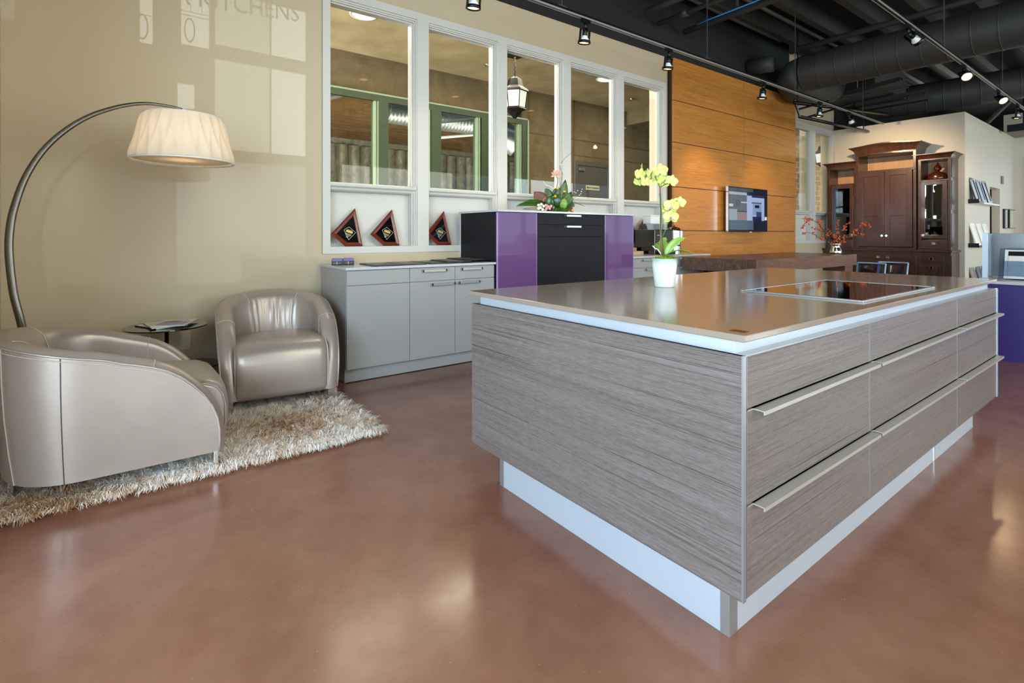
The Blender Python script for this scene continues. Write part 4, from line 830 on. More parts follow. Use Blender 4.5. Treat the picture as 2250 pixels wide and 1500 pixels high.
# ------------------------------------------------------------------ tub armchairs
def armchair(lab, loc, rz):
    ch = thing('tub_armchair', lab, 'armchair', loc, rz, 'leather tub armchairs on the shag rug')
    a, b, e, ys = .40, .38, 2.2, .12
    front = [(-.400, .105), (-.402, .16), (-.400, .22), (-.390, .285), (-.368, .345), (-.330, .410), (-.285, .465), (-.235, .515), (-.18, .553), (-.12, .580), (-.06, .600), (0, .617), (.06, .640), (.12, .654)]
    pts = []  # right half: front -> back, (x, y, z, inward vector, theta)
    for y, z in front: pts.append((a-.04*(1-min(1, z/.6))**1.0, y, z, Vector((-1, 0, 0)), 0))
    nb = 22
    for i in range(1, nb+1):
        th = PI/2*i/nb; x = a*math.cos(th)**(2/e) if i < nb else 0; yy = b*math.sin(th)**(2/e); y = ys+yy
        n = Vector((-(max(x, 0)/a)**(e-1)/a, -(yy/b)**(e-1)/b, 0)).normalized()
        pts.append((x, y, .654+.088*min(1, yy/b)**1.05, n, th))
    full = [(-x, y, z, Vector((-n.x, n.y, 0)), th) for x, y, z, n, th in pts]+[p for p in reversed(pts[:-1])]
    N_ = len(full); C_ = [Vector(p[:3]) for p in full]; I_ = [p[3] for p in full]; TH = [p[4] for p in full]
    outer, pad, inner, edge_in = [], [], [], []
    def wp(i): return .112+.030*math.sin(TH[i])
    for i in range(N_):
        T = (C_[min(i+1, N_-1)]-C_[max(i-1, 0)]).normalized(); nn = T.cross(I_[i])*-1
        nn = nn.normalized()
        if nn.z < -.05 or (abs(nn.z) <= .05 and nn.y > 0): nn = -nn
        c = C_[i]; k = math.sin(TH[i])
        bx, by = c.x, c.y
        foot = Vector((math.copysign(max(abs(c.x)-.036*(c.z/.6 if c.z < .6 else 1), 0), c.x) if abs(c.x) > 1e-6 else 0, c.y-.05*k, .105))
        row = []
        for s_ in (1, .75, .5, .25, 0):
            q = foot.lerp(c, s_); bul = .012*math.sin(PI*s_)*(c.z-.1)/.6; row.append(q-I_[i]*bul)
        outer.append(row)
        row = []
        for j in range(9):
            s_ = j/8; row.append(c+I_[i]*wp(i)*s_+nn*.028*math.sin(PI*s_)**.8-Vector((0, 0, .035*k*s_)))
        pad.append(row); ci = row[-1]; edge_in.append(ci)
        row = []
        zb = min(ci.z, .33)
        for j in range(9):
            s_ = j/8; z = ci.z+(zb-ci.z)*s_; q = Vector((ci.x, ci.y, z))+I_[i]*(.055*k*s_+.030*k*math.sin(PI*s_))
            if k > .72:
                ph = math.atan2(C_[i].x, C_[i].y+1e-6); fade = math.sin(PI*min(1, s_*1.05))**.6*min(1, (k-.72)*5)
                q += I_[i]*(.019*math.sin(ph*48+1.2*math.sin(5*s_))*fade*(.6+.4*math.sin(ph*11+1)))
            row.append(q)
        inner.append(row)
    build('outer_shell', MB().grid([r[::-1] for r in outer]), 'leather', ch, smooth=True, world=False)
    body = MB().grid([p_+i_[1:] for p_, i_ in zip(pad, inner)])
    build('padded_back_and_arms', body, 'leather', ch, smooth=True, world=False, sub=1)
    build('piping', MB().tube([c+Vector((0, 0, .001)) for c in C_], .0055, 6), 'leather', ch, smooth=True, world=False)
    build('piping', MB().tube([C_[i]+(outer[i][1]-C_[i])*.12-I_[i]*.004 for i in range(2, N_-2)], .0018, 4), 'seam', ch, world=False)
    # seams
    i1 = min(i for i in range(N_//2) if C_[i].y > .185); i2 = min(i for i in range(N_//2) if C_[i].y > .40)
    for i in (i1, N_-1-i1): build('side_seam', MB().tube([p_-I_[i]*.002 for p_ in outer[i]], .0018, 5), 'seamdark', ch, world=False)
    for i in (i2, N_-1-i2): build('side_seam', MB().tube([p_-I_[i]*.002 for p_ in outer[i]], .0022, 5), 'seam', ch, world=False)
    for i in (9, N_-10): build('pad_seam', MB().tube([p_+(p_-(C_[i]+I_[i]*.05-Vector((0, 0, .05)))).normalized()*.001 for p_ in pad[i]]+[p_+I_[i]*.002 for p_ in inner[i][1:6]], .0016, 5), 'seam', ch, world=False)
    for i in (i2+1, N_-2-i2): build('pad_seam', MB().tube([p_ for p_ in pad[i][3:]]+[p_+I_[i]*.001 for p_ in inner[i][1:8]], .0020, 5), 'seam', ch, world=False)
    # seat cushion
    prof = [(.36, .12), (-.30, .100), (-.425, .101), (-.440, .14), (-.458, .24), (-.458, .33), (-.446, .39), (-.415, .435), (-.36, .459), (-.26, .468), (-.12, .466), (.05, .455), (.20, .44), (.36, .43)]
    rows = []; hw = .296
    for x, sc_ in ((-hw, .93), (-hw+.006, .965), (-hw+.022, .99), (-hw+.06, 1), (-.12, 1.012), (0, 1.016), (.12, 1.012), (hw-.06, 1), (hw-.022, .99), (hw-.006, .965), (hw, .93)):
        ym = .34*max(0, 1-(abs(x)/.335)**2.6)**.38; rows.append([(x, y*sc_ if y < 0 else min(y, ym), .105+(z-.105)*sc_) for y, z in prof])
    mb = MB().grid(rows); n = len(prof); mb.add(rows[0], [tuple(range(n))]); mb.add(rows[-1], [tuple(range(n-1, -1, -1))])
    st_ = build('seat_cushion', mb, 'leather', ch, smooth=True, world=False)
    for sx in (-1, 1): build('piping', MB().tube([(sx*(hw-.001), y*.955, .105+(z-.105)*.955) for y, z in prof[2:12]], .0045, 6), 'seam' if sx > 0 else 'leather', st_, smooth=True, world=False)
    build('underside', MB().box(-.32, .32, -.36, .28, .096, .112), 'blackmetal', ch, world=False)
    for sx in (-1, 1):
        for sy in (-.385, .40): build('leg', MB().box(sx*(.335 if sy < 0 else .13)-.032, sx*(.335 if sy < 0 else .13)+.032, sy-.010, sy+.010, .012, .106), 'chrome', ch, .002, world=False)
    return ch
armchair('taupe leather tub armchair with gathered back facing the camera beside the low grey cabinet', (.925, 4.215, 0), R(-6.7))
armchair('taupe leather tub armchair seen from its side, cut by the picture edge', (-.012, 3.375, 0), R(90))
# ------------------------------------------------------------------ shag rug
rg = thing('shag_rug', 'cream and tan long pile shag rug under the two leather armchairs', 'rug', (.35, 3.8, 0))
box('backing', 'rugback', rg, -.62, 1.24, 3.01, 4.42, .001, .012)
rnd = random.Random(7); vs = []; fs = []; tone = []
NS = 84000
for k in range(NS//7):
    x0_ = rnd.uniform(-.63, 1.25); y0_ = 3.0+1.42*(rnd.random()**1.25)
    ang0 = 2.2*math.sin(3.1*x0_+1.3*math.sin(2.7*y0_))+1.7*math.cos(4.3*y0_+x0_)+rnd.gauss(0, .8)
    if x0_ > 1.13 and rnd.random() < .6: ang0 = rnd.gauss(0, .6)
    if y0_ < 3.10 and rnd.random() < .6: ang0 = -PI/2+rnd.gauss(0, .6)
    L0 = rnd.uniform(.05, .095); h0 = rnd.uniform(.016, .046); patch = .55+.34*math.sin(5*x0_+2*y0_)*math.cos(6.1*y0_-2*x0_)+rnd.gauss(0, .22); cl0 = rnd.uniform(-.02, .02)
    for q_ in range(7):
        x = x0_+rnd.gauss(0, .008); y = y0_+rnd.gauss(0, .008); ang = ang0+rnd.gauss(0, .22); L_ = L0*rnd.uniform(.8, 1.1); h = h0*rnd.uniform(.8, 1.15); wd_ = rnd.uniform(.0008, .0017)
        dx, dy = math.cos(ang), math.sin(ang); px, py = -dy*wd_, dx*wd_; b_ = len(vs); curl = cl0
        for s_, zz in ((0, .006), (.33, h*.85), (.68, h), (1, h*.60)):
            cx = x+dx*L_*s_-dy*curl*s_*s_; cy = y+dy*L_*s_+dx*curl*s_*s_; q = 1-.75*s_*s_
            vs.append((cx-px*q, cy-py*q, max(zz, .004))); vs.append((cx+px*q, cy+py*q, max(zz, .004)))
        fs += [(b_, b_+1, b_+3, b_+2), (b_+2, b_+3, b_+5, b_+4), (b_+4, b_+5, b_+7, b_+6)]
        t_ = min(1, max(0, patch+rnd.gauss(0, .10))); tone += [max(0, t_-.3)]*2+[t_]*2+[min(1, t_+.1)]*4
mb = MB(); mb.v = vs; mb.f = fs
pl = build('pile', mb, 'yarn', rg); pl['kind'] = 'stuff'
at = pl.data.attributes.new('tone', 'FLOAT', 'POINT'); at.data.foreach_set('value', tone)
# ------------------------------------------------------------------ glass side table with magazines
tb = thing('glass_side_table', 'round two tier smoked glass side table between the armchairs', 'side table', (.24, 4.42, 0))
def disc(cx, cy, r, z, th=.009): return MB().lathe([(.001, z), (r-.002, z), (r, z+.002), (r, z+th-.002), (r-.002, z+th), (.001, z+th)], (cx, cy, 0), 48)
TX, TY = .24, 4.42
build('glass_top', disc(TX, TY, .255, .555), 'tableglass', tb, smooth=False); build('glass_rim', MB().lathe([(.2551, .556), (.2565, .5595), (.2551, .563)], (TX, TY, 0), 48, False), 'blackenamel', tb)
build('glass_shelf', disc(TX+.13, TY-.02, .20, .26), 'tableglass', tb); build('glass_rim', MB().lathe([(.2001, .261), (.2015, .2645), (.2001, .268)], (TX+.13, TY-.02, 0), 48, False), 'blackenamel', tb)
build('post', MB().tube([(TX, TY, .01), (TX, TY, .556)], .013, 12), 'blackmetal', tb, smooth=True); build('foot', MB().lathe([(.001, .0), (.15, .0), (.15, .012), (.02, .018), (.001, .018)], (TX, TY, 0), 32), 'blackmetal', tb)
mags = [('#d6ccb8', '#c88e6a', (-.03, .02), 24, 'open tan and orange magazine at the bottom of the small stack'), ('#cfcabe', '#b9a890', (-.01, .0), 8, 'grey magazine in the middle of the small stack'), ('#d9d3c4', '#8a80a8', (.05, -.01), -22, 'pale magazine with dark title on top of the small stack')]
for i, (c1_, c2_, (dx, dy), rot, lab) in enumerate(mags):
    z = .5652+i*.0065
    t_ = thing('magazine', lab, 'magazine', (TX+dx, TY+dy, z), R(rot), group='magazines on the glass side table')
    build('pages', MB().box(-.105, .105, -.14, .14, 0, .0055), 'paper', t_, world=False)
    build('cover', MB().box(-.106, .106, -.141, .141, .0055, .0062), mat('cover_'+str(i), c1_, .3, coat=.4), t_, world=False)
    build('cover_picture', MB().box(-.09, .09, -.12, -.02+.03*i, .0062, .0064).box(-.08, .02, .02, .06, .0062, .0064), mat('picture_'+str(i), c2_, .3), t_, world=False)
    build('spine', MB().box(-.1065, -.105, -.141, .141, 0, .006), 'blackmetal', t_, world=False)
    if i == 2: build('title', text_mb('Niche', .045, (0, .085, .0064), (1, 0, 0), (0, 1, 0), .0003), 'blackmetal', t_, world=False)
# ------------------------------------------------------------------ arc floor lamp
fl = thing('arc_floor_lamp', 'steel arc floor lamp with a white pleated fabric shade behind the armchairs', 'floor lamp', (-.40, 4.15, 0))
raw = [(-.455, -.0), (-.485, .45), (-.50, .651), (-.537, .86), (-.556, 1.091), (-.553, 1.24), (-.536, 1.365), (-.495, 1.53), (-.435, 1.677), (-.36, 1.80), (-.264, 1.909), (-.165, 1.99), (-.057, 2.05), (.03, 2.085), (.114, 2.105), (.20, 2.108), (.28, 2.103), (.337, 2.092)]
LY = 4.15; k_ = LY/4.3
apts = [(x*k_, LY, 1.214+(z-1.214)*k_) for x, z in raw]; apts[0] = (apts[0][0], LY, .02)
def crom(P, R_, n=5):
    out, rr = [], []; P = [Vector(q) for q in P]
    for i in range(len(P)-1):
        p0, p1, p2, p3 = P[max(i-1, 0)], P[i], P[i+1], P[min(i+2, len(P)-1)]
        for k in range(n):
            t = k/n; out.append(.5*((2*p1)+(p2-p0)*t+(2*p0-5*p1+4*p2-p3)*t*t+(3*p1-p0-3*p2+p3)*t**3)); rr.append(R_[i]*(1-t)+R_[i+1]*t)
    return out+[P[-1]], rr+[R_[-1]]
ap_, ar_ = crom(apts, [.020]*6+[.019, .018, .017, .016, .015, .014, .013, .012, .011, .010, .009, .009])
build('arc', MB().tube(ap_, ar_, 12, flat=(.55, 1)), 'armsteel', fl, smooth=True)
build('base', MB().lathe([(.001, 0), (.16, 0), (.16, .025), (.155, .03), (.001, .03)], (apts[0][0], LY, 0), 40), 'alu', fl, .002)
sx, sz0, sz1 = .320, 1.708, 2.016
build('swivel_joint', MB().box(apts[-1][0]-.012, apts[-1][0]+.012, LY-.014, LY+.014, apts[-1][2]-.016, apts[-1][2]+.012).tube([(apts[-1][0], LY, apts[-1][2]-.01), (sx, LY, sz1-.01)], .008, 8), 'chrome', fl)
rows = []; nth = 288; tri = lambda q: abs((q/PI) % 2-1)
for j in range(11):
    s_ = j/10; r0 = .306+(.229-.306)*s_; row = []
    for i in range(nth+1):
        th = 2*PI*i/nth; d_ = (.016*tri(22*th+4.0*s_)**2+.014*tri(22*th-4.0*s_+.8)**2-.006)*math.sin(PI*s_)**.7
        row.append((sx+(r0+d_)*math.cos(th), LY+(r0+d_)*math.sin(th), sz0+(sz1-sz0)*s_))
    rows.append(row)
build('lamp_shade', MB().grid(rows), 'shade', fl, smooth=True)
build('shade_trim', MB().lathe([(.307, sz0-.003), (.3095, sz0+.006), (.306, sz0+.007), (.304, sz0-.003), (.307, sz0-.003)], (sx, LY, 0), 96, False).lathe([(.229, sz1-.006), (.2315, sz1+.002), (.227, sz1+.002), (.229, sz1-.006)], (sx, LY, 0), 96, False), 'paper', fl, smooth=True)
build('inner_diffuser', MB().lathe([(.001, sz0+.012), (.290, sz0+.012), (.290, sz0+.015), (.001, sz0+.015)], (sx, LY, 0), 64, False), 'shade', fl)
mb = MB()
for k in range(3):
    t_ = 2*PI*k/3+.5; mb.tube([(sx, LY, sz1-.02), (sx+.222*math.cos(t_), LY+.222*math.sin(t_), sz1-.003)], .002, 4)
build('shade_carrier', mb, 'chrome', fl)
build('bulb', MB().ball((sx, LY, 1.88), .035, 12), mat('soft_bulb', '#fff2e0', .3, emit=('#ffe2b8', 3)), fl, smooth=True)
l_ = light('lamp_light', 'POINT', (sx, LY, 1.83), 1.4, (1, .86, .68), r=.05); l_.parent = fl; l_.matrix_parent_inverse = Matrix.Translation(fl.location).inverted()
# ------------------------------------------------------------------ plants and small things
RV = Vector((math.cos(R(YAW)), -math.sin(R(YAW)), 0)); DV = Vector((math.sin(R(YAW)), math.cos(R(YAW)), 0)); UZ = Vector((0, 0, 1))
def at_(base, l, z, d=0): return Vector(base)+RV*l+DV*d+UZ*z
def petal(mb, c, ax, nrm, L_, W_, cup=.15, n=5, tipw=.4):
    """leaf/petal surface from c along ax, normal nrm"""
    ax = Vector(ax).normalized(); nrm = Vector(nrm).normalized(); side = ax.cross(nrm).normalized(); rows = []
    for i in range(n+1):
        s_ = i/n; wv = W_*(math.sin(PI*min(1, s_*.92+.06))**.7)*(1 if s_ < .6 else 1); cen = Vector(c)+ax*L_*s_-nrm*cup*L_*s_*s_
        rows.append([cen-side*wv+nrm*cup*W_*.6, cen-side*wv*.5+nrm*cup*W_*.1, cen, cen+side*wv*.5+nrm*cup*W_*.1, cen+side*wv+nrm*cup*W_*.6])
    mb.grid(rows)
def leafmesh(path, widths, up, fold=.2):
    """long leaf following a 3D path"""
    P = [Vector(q) for q in path]; rows = []
    for i, q in enumerate(P):
        d = (P[min(i+1, len(P)-1)]-P[max(i-1, 0)]).normalized(); s_ = d.cross(Vector(up)).normalized(); n_ = s_.cross(d); w_ = widths[i]
        rows.append([q-s_*w_+n_*w_*fold, q-s_*w_*.5+n_*w_*fold*.35, q, q+s_*w_*.5+n_*w_*fold*.35, q+s_*w_+n_*w_*fold])
    return MB().grid(rows)
def bez(a, b, c_, n=7): a, b, c_ = Vector(a), Vector(b), Vector(c_); return [a*(1-t)**2+b*2*t*(1-t)+c_*t*t for t in [i/n for i in range(n+1)]]
# orchid
OB = Vector((2.43, 1.80, .9205))
orc = thing('potted_orchid', 'yellow green orchid in a white ceramic pot on the island top', 'orchid', OB)
build('pot', MB().lathe([(.001, 0), (.052, 0), (.0545, .004), (.063, .08), (.069, .135), (.0695, .158), (.066, .160), (.064, .150), (.060, .135), (.001, .13)], (0, 0, 0), 48, True), 'pot', orc, smooth=True, world=False)
rnd = random.Random(3); mb = MB()
for k in range(420):
    a = rnd.uniform(0, 2*PI); r_ = .062*math.sqrt(rnd.random()); c0 = Vector((r_*math.cos(a), r_*math.sin(a), .148+.010*rnd.random()+.012*(1-r_/.062)))
    mb.tube([c0, c0+Vector((rnd.uniform(-.012, .012), rnd.uniform(-.012, .012), rnd.uniform(.0, .012)))], .0014, 4)
mo = build('moss', MB().lathe([(.064, .142), (.05, .156), (.02, .163), (.001, .164)], (0, 0, 0), 24, False), 'moss', orc, world=False); build('moss_strands', mb, 'moss', mo, world=False)
def O(px, py, d=0): return at_(OB, (px-1463)*.002557, (630-py)*.002557-.0, d)   # metres beside and above the pot foot
stem = [O(1457, 560), O(1454, 500), O(1455, 460, .005), O(1452, 420, .0), O(1448, 385, -.005), O(1440, 378, -.01), O(1428, 384, -.01)]
build('flower_stem', MB().tube([O(1456, 562), O(1454.5, 520), O(1455, 480), O(1454, 440), O(1453, 412)], .0042, 8), 'stemred', orc, smooth=True)
build('flower_stem', MB().tube([O(1453, 412), O(1446, 395), O(1440, 384), O(1432, 380), O(1418, 388), O(1408, 395)], .0028, 8), 'stemgreen', orc, smooth=True)
build('side_stem', MB().tube([O(1453, 411), O(1462, 406), O(1470, 402)], .002, 6), 'twig', orc, smooth=True)
build('stake', MB().tube([O(1461, 562, -.01), O(1454, 500, -.008), O(1453, 440, -.008), O(1451, 425, -.006)], .002, 6), 'twig', orc)
build('flower_stem', MB().tube([O(1459, 562), O(1455, 520, -.006), O(1456, 470, -.006), O(1453.5, 428, -.006)], .0026, 8), 'stemgreen', orc, smooth=True)
build('flower_stem', MB().tube([O(1457, 524), O(1465, 505), O(1472, 486), O(1474, 468, .012), O(1480, 452, .012), O(1492, 440, .01)], .0020, 8), 'stemgreen', orc, smooth=True)
mb = MB()
for y_ in (427, 455, 480, 508): mb.lathe([(.001, -.003), (.0055, -.002), (.0055, .002), (.001, .003)], O(1454.5, y_), 8)
build('stem_nodes', mb, 'stemgreen', orc)
LV = [([(1462, 563), (1468, 535, -.02), (1478, 524, -.03)], [(1466, 562), (1490, 528), (1504, 512)], 0)]
def oleaf(pts, w_, up): return leafmesh(bez(*pts, 8), [w_*x for x in (.35, .62, .85, .98, 1, .92, .75, .48, .06)], up, .25)
for pts, w_, up in (((O(1462, 565), O(1462, 520, .03), O(1476, 528, .06)), .030, DV+RV*.3), ((O(1463, 565), O(1475, 530, -.02), O(1506, 522, -.02)), .022, UZ*.4-DV+RV*-.3), ((O(1464, 566), O(1480, 540, -.05), O(1522, 558, -.06)), .024, UZ),
                    ((O(1462, 566), O(1490, 556, -.06), O(1512, 560, -.09)), .022, UZ), ((O(1460, 566), O(1446, 530, .05), O(1452, 545, .09)), .018, RV)):
    build('leaf', oleaf(pts, w_, up), 'orleaf', orc, smooth=True, solid=.0015)
build('aerial_root', MB().tube([O(1456, 560), O(1448, 548), O(1442, 546), O(1437, 540)], .0035, 6), 'white', orc, smooth=True)
def flower(c, face, roll=0, s_=1.0, side='front'):
    f = Vector(face).normalized(); up = (UZ-f*UZ.dot(f)).normalized(); rt = up.cross(f).normalized(); q = Matrix.Rotation(R(roll), 3, f); up = q @ up; rt = q @ rt
    mb = MB(); L_ = .036*s_
    for ang, ll, ww in ((90, 1.05, .40), (212, 1.0, .36), (328, 1.0, .36)):
        d = rt*math.cos(R(ang))+up*math.sin(R(ang)); petal(mb, Vector(c)-f*.002, d, f, L_*ll, L_*ww, .12)
    for ang in (18, 162):
        d = rt*math.cos(R(ang))+up*math.sin(R(ang)); petal(mb, Vector(c)+f*.002, d, f, L_*1.12, L_*.62, .10, 6)
    o = build('flower', mb, 'petal', orc, smooth=True, solid=.0008)
    lp = MB()
    for ang, ll, ww in ((250, .38, .16), (290, .38, .16), (270, .45, .12)):
        d = rt*math.cos(R(ang))+up*math.sin(R(ang))+f*.5; petal(lp, Vector(c)+f*.004, d, f, L_*ll, L_*ww, -.3, 4)
    lp.ball(Vector(c)+f*.008, .004*s_, 8); build('lip', lp, 'lip', o, smooth=True)
tc_ = -DV+UZ*.05
for px, py, d, face, roll, s_ in ((1476, 478, -.01, tc_-RV*.05, 0, 1.15), (1477.5, 453, .0, tc_-RV*.1, -12, 1.15), (1497, 445, .012, DV+RV*.3, 10, .95), (1466, 462, .02, DV-RV*.6, 20, .8),
                                  (1452, 376, -.01, DV+RV*.1, 0, 1.15), (1450, 392, .0, DV*.8+RV*.4-UZ*.3, 160, .95), (1477, 398, .0, DV+RV*.35, 20, 1.0), (1463, 400, .02, DV-UZ*.4, 190, .85),
                                  (1409, 385, -.01, DV-RV*.4, 10, 1.05), (1424, 384, .0, -RV*1.0-DV*.3, 0, 1.0), (1407, 398, .01, DV-RV*.2-UZ*.5, 180, .85), (1421, 398, -.01, DV*1.0-UZ*.3, 160, .85), (1414, 370, .01, DV*.4-RV-UZ*.1, -8, .8), (1434, 388, -.01, -DV*.2-RV, 0, .9)):
    flower(O(px, py, d), face, roll, s_)
# mixed arrangement on the tall cabinet
AB = Vector((3.93, 4.42, 1.4575)); arr = thing('flower_arrangement', 'tropical flower arrangement with broad leaves on the tall violet and charcoal cabinet', 'flower arrangement', AB)
def A(px, py, d=0): return at_(AB, (px-1222)*.00519, (458-py)*.00519, d)
build('bowl', MB().lathe([(.001, .0), (.07, .0), (.09, .03), (.085, .05), (.001, .045)], (0, 0, 0), 24), mat('brown_bowl', '#4a2c1c', .3, coat=.5), arr, smooth=True, world=False)
def aleaf(pts, w_, up, m, shape=(.2, .6, .9, 1, 1, .92, .75, .45, .05)):
    w_ *= 1.3; build('leaf', leafmesh(bez(*pts, 8), [w_*x for x in shape], up, .18), m, arr, smooth=True, solid=.002)
aleaf((A(1218, 452, -.05), A(1180, 428, -.10), A(1139, 444, -.12)), .050, UZ-DV*.9, 'leaf'); aleaf((A(1222, 454, -.02), A(1195, 452, -.12), A(1152, 449, -.05)), .05, UZ-DV*.3, 'leaf')
aleaf((A(1208, 437), A(1190, 425), A(1178, 411)), .055, -DV+UZ*.2, 'brownleaf'); aleaf((A(1210, 440, .02), A(1200, 428, .03), A(1188, 426)), .04, -DV, 'brownleaf')
aleaf((A(1238, 446), A(1240, 420), A(1247, 384)), .045, -DV+RV*.4, 'leaf'); aleaf((A(1240, 447, -.08), A(1255, 430, -.12), A(1240, 414, -.10)), .055, -DV+RV*.1, 'leaf')
aleaf((A(1226, 446, -.06), A(1228, 428, -.10), A(1226, 416, -.06)), .04, -DV-RV*.2, 'leaf'); aleaf((A(1216, 430, .05), A(1210, 412, .05), A(1203, 403, .04)), .035, -DV, 'leaf')
aleaf((A(1222, 420, .05), A(1228, 408, .05), A(1240, 404, .04)), .035, -DV, 'leaf'); aleaf((A(1246, 452), A(1262, 435), A(1266, 444)), .03, -DV, 'brownleaf'); aleaf((A(1262, 433), A(1275, 438), A(1290, 443)), .022, UZ, 'yellow' if 0 else 'orleaf')
aleaf((A(1206, 445), A(1216, 430), A(1222, 440)), .04, -DV, 'leaf'); aleaf((A(1232, 455, -.07), A(1250, 452, -.1), A(1262, 456, -.1)), .03, UZ, 'brownleaf')
aleaf((A(1230, 450, -.09), A(1248, 436, -.14), A(1258, 412, -.10)), .045, -DV+RV*.2, 'leaf'); aleaf((A(1215, 450, -.08), A(1208, 436, -.12), A(1214, 420, -.1)), .035, -DV-RV*.3, 'leaf'); aleaf((A(1220, 452, -.1), A(1232, 449, -.15), A(1250, 455, -.15)), .04, UZ-DV, 'leaf'); aleaf((A(1236, 450, -.11), A(1243, 440, -.16), A(1240, 425, -.12)), .03, -DV, 'orleaf')
def twig(pts, r=.0035, m='twig', nm='twig'): build(nm, MB().tube(pts, [r*(1-.6*i/(len(pts)-1)) for i in range(len(pts))], 6), m, arr, smooth=True)
twig([A(1224, 448), A(1226, 410), A(1230, 385), A(1224, 365), A(1210, 340), A(1206, 325)]); twig([A(1234, 448), A(1236, 400), A(1240, 372), A(1234, 352), A(1244, 338), A(1260, 325), A(1266, 318)])
twig([A(1222, 405), A(1216, 400), A(1204, 396), A(1198, 386)], .006, 'whitepetal', 'bud_stem'); twig([A(1226, 378), A(1230, 380), A(1238, 382)], .003, 'stemgreen'); twig([A(1244, 450), A(1258, 432), A(1275, 418), A(1284, 412)], .002, 'stemgreen'); twig([A(1248, 440), A(1270, 420), A(1290, 420), A(1304, 432)], .002, 'orleaf', 'grass_blade')
twig([A(1258, 428), A(1268, 418), A(1273, 408)], .0015, 'stemgreen'); twig([A(1164, 436), A(1172, 430), A(1184, 436)], .002, 'twig'); twig([A(1206, 452), A(1198, 428), A(1212, 418), A(1220, 440)], .003, 'whitepetal', 'grass_blade')
for px, py in ((1228, 405), (1223, 422), (1243, 412), (1260, 453)):
    twig([A(px, py, -.08), A(1230, 450, -.03)], .002, 'stemgreen', 'flower_stem'); build('yellow_ball_flower', MB().ball(A(px, py, -.09), .016, 12), 'yellow', arr, smooth=True)
mb = MB(); lc = A(1227, 373, -.01)
for ang in (35, 75, 120, 155, 200, -15): d = RV*math.cos(R(ang))+UZ*math.sin(R(ang))*.9-DV*.3; petal(mb, lc, d, -DV+UZ*.5, .07, .018, .25, 6)
build('lily', mb, 'lily', arr, smooth=True, solid=.001)
for nm, m_, pts in (('cream_blossom', 'whitepetal', ((1186, 442), (1192, 440), (1190, 447), (1197, 444), (1195, 451), (1186, 449))), ('pink_blossom', 'pinkpetal', ((1202, 442), (1207, 445), (1203, 449), (1210, 449), (1201, 454), (1213, 444)))):
    for px, py in pts:
        mb = MB(); c0 = A(px, py, -.16)
        for k in range(5): d = RV*math.cos(2*PI*k/5+px)+UZ*math.sin(2*PI*k/5+px)-DV*.2; petal(mb, c0, d, -DV, .018, .008, .2, 4)
        build(nm, mb, m_, arr, smooth=True)
mb = MB(); rnd = random.Random(5)
for k in range(46): c0 = A(rnd.uniform(1196, 1262), rnd.uniform(438, 457), rnd.uniform(-.10, .04)); mb.ball(c0, rnd.uniform(.006, .014), 6)
o = build('seed_heads', mb, mat('dried_seed', '#7a6a48', .8, var=('#3f5a24', 30)), arr, smooth=True)
mb = MB()
for px, py in ((1266, 411), (1270, 413), (1274, 408), (1282, 410), (1284, 405), (1235, 350), (1233, 353), (1238, 351), (1281, 415), (1278, 418)): mb.ball(A(px, py), .007, 6)
build('buds', mb, 'whitepetal', arr, smooth=True)
# vase of orange berries
VB = Vector((8.50, 3.24, .9205)); va = thing('mirrored_vase', 'small mirrored waisted vase on the walnut counter', 'vase', VB)
build('vase_body', MB().lathe([(.001, 0), (.072, 0), (.078, .02), (.076, .05), (.060, .09), (.052, .115), (.058, .14), (.072, .158), (.068, .158), (.053, .138), (.047, .115), (.05, .02), (.001, .01)], (0, 0, 0), 32), 'chrome', va, smooth=True, world=False)
bb = thing('berry_branches', 'bare brown branches covered in orange berries standing in the mirrored vase', 'branches', VB+UZ*.02)
def V_(px, py, d=0): return at_(VB, (px-1837)*.0068, (559-py)*.0068, d)
rnd = random.Random(11)
brs = [[(1833, 537), (1812, 510), (1797, 490), (1780, 482), (1765, 481)], [(1833, 537), (1806, 525), (1790, 512), (1770, 511)], [(1812, 510), (1800, 505), (1786, 502)], [(1778, 482), (1768, 492), (1761, 500)],
       [(1838, 537), (1840, 520), (1842, 500), (1844, 487)], [(1838, 537), (1846, 515), (1858, 498), (1868, 488)], [(1842, 537), (1860, 518), (1885, 502), (1898, 490)], [(1885, 502), (1905, 494), (1922, 500)], [(1860, 518), (1885, 516), (1904, 516)], [(1840, 537), (1848, 530), (1858, 535)], [(1838, 530), (1832, 515), (1828, 505)], [(1797, 490), (1804, 488), (1808, 486)]]
for i, b_ in enumerate(brs):
    dd = rnd.uniform(-.12, .12); P3 = [V_(px, py, dd*j/len(b_)) for j, (px, py) in enumerate(b_)]
    br_ = build('branch', MB().tube(P3, [.006*(1-.7*j/(len(P3)-1)) for j in range(len(P3))], 5), 'twig', bb, smooth=True); mb = MB()
    for j in range(1, len(P3)):
        for q in range(3):
            c0 = P3[j-1].lerp(P3[j], rnd.uniform(.3, 1))
            for _ in range(rnd.randint(1, 4)): mb.ball(c0+Vector((rnd.gauss(0, .013), rnd.gauss(0, .013), rnd.gauss(0, .013))), rnd.uniform(.008, .013), 6)
    build('berries', mb, 'berry', br_, smooth=True)
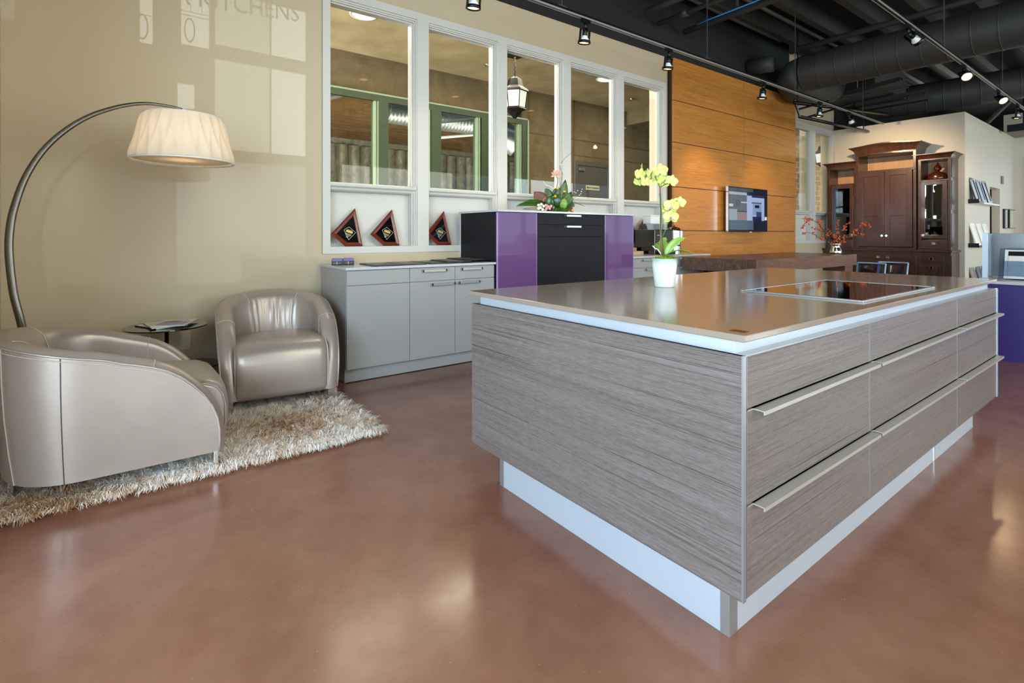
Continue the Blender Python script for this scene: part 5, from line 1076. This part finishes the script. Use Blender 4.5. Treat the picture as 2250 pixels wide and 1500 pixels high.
# coffee machine and canister
cm = thing('coffee_machine', 'black coffee machine with chrome edge on the grey cabinet next to the oak panelling', 'coffee machine', (5.860, 4.5, .9455))
box('body', 'blackenamel', cm, 5.670, 6.080, 4.36, 4.74, .9455, 1.28, bevel=.008); box('edge_trim', 'chrome', cm, 6.078, 6.086, 4.352, 4.362, .95, 1.28); box('drip_tray', 'blackmetal', cm, 5.710, 6.050, 4.30, 4.36, .9455, .985, bevel=.004)
build('print', MB().box(5.730, 5.780, 4.358, 4.36, 1.20, 1.206).box(5.730, 5.780, 4.358, 4.36, 1.10, 1.106), 'silverline', cm)
box('water_tank', 'acrylic', cm, 5.760, 6.030, 4.45, 4.70, 1.281, 1.36)
cj = thing('coffee_canister', 'chrome coffee maker with dark lid standing beside the black coffee machine', 'coffee maker', (6.32, 4.52, .9455))
build('body', MB().lathe([(.001, .9455), (.095, .9455), (.095, 1.05), (.088, 1.06), (.092, 1.07), (.092, 1.27), (.001, 1.27)], (6.32, 4.52, 0), 32), 'chrome', cj, .002, smooth=False); build('lid', MB().lathe([(.094, 1.27), (.09, 1.30), (.04, 1.325), (.012, 1.33), (.012, 1.345), (.001, 1.345)], (6.32, 4.52, 0), 24, False), mat('brown_lid', '#3a1c12', .15, coat=.6), cj, smooth=True)
box('back_block', 'blackenamel', cj, 6.22, 6.40, 4.60, 4.70, .9455, 1.27); build('handle', MB().box(6.42, 6.45, 4.46, 4.49, 1.12, 1.27), 'chrome', cj, .005)
wb = thing('white_canister', 'white box shaped container standing behind the orchid on the coffee machine', 'container', (5.9, 4.6, 1.3605)); box('body', 'white', wb, 5.80, 6.0, 4.52, 4.66, 1.3605, 1.47, bevel=.008); box('lid', 'white', wb, 5.795, 6.005, 4.515, 4.665, 1.47, 1.485, bevel=.003)
gt = thing('wood_step_riser', 'pale wood stepped riser standing under the award plaques', 'riser', (5.3, 4.6, .9455)); rm_ = mat('pale_riser_wood', '#c8b08c', .4, var=('#b39a74', 8))
box('lower_step', rm_, gt, 5.0, 5.62, 4.50, 4.78, .9455, .99); box('upper_step', rm_, gt, 5.0, 5.62, 4.62, 4.78, .99, 1.035)
# clear plastic chairs beyond the walnut counter
def ghost(x, y, rz, lab):
    t_ = thing('clear_chair', lab, 'chair', (x, y, 0), rz, 'clear plastic chairs by the walnut counter')
    rows = []
    for j in range(8):
        s_ = j/7; z = .42+.34*s_; rows.append([(.21*math.sin(R(a)), -.20-.02*s_+.07*math.cos(R(a))*-1-.05*s_, z) for a in range(-75, 76, 15)])
    build('backrest', MB().grid(rows), 'ghost', t_, smooth=True, solid=.012, world=False); build('top_rim', MB().tube(rows[-1], .012, 8), mat('pale_blue_plastic', '#b4cfec', .1, spec=.8) if 'pale_blue_plastic' not in bpy.data.materials else bpy.data.materials['pale_blue_plastic'], t_, smooth=True, world=False)
    build('seat', MB().box(-.21, .21, -.22, .2, .43, .45), 'ghost', t_, .01, world=False)
    for sx_ in (-1, 1):
        for sy_ in (-1, 1): build('leg', MB().tube([(sx_*.18, sy_*.18, .43), (sx_*.21, sy_*.21, 0)], [.018, .012], 8), 'ghost', t_, smooth=True, world=False)
        build('back_post', MB().tube([(sx_*.20, -.23, .43), (sx_*.205, -.30, .76)], .014, 8), bpy.data.materials['pale_blue_plastic'], t_, smooth=True, world=False)
ghost(9.15, 3.14, R(80), 'clear blue tinted plastic chair nearest the walnut counter'); ghost(9.66, 2.98, R(85), 'clear blue tinted plastic chair farther from the walnut counter')
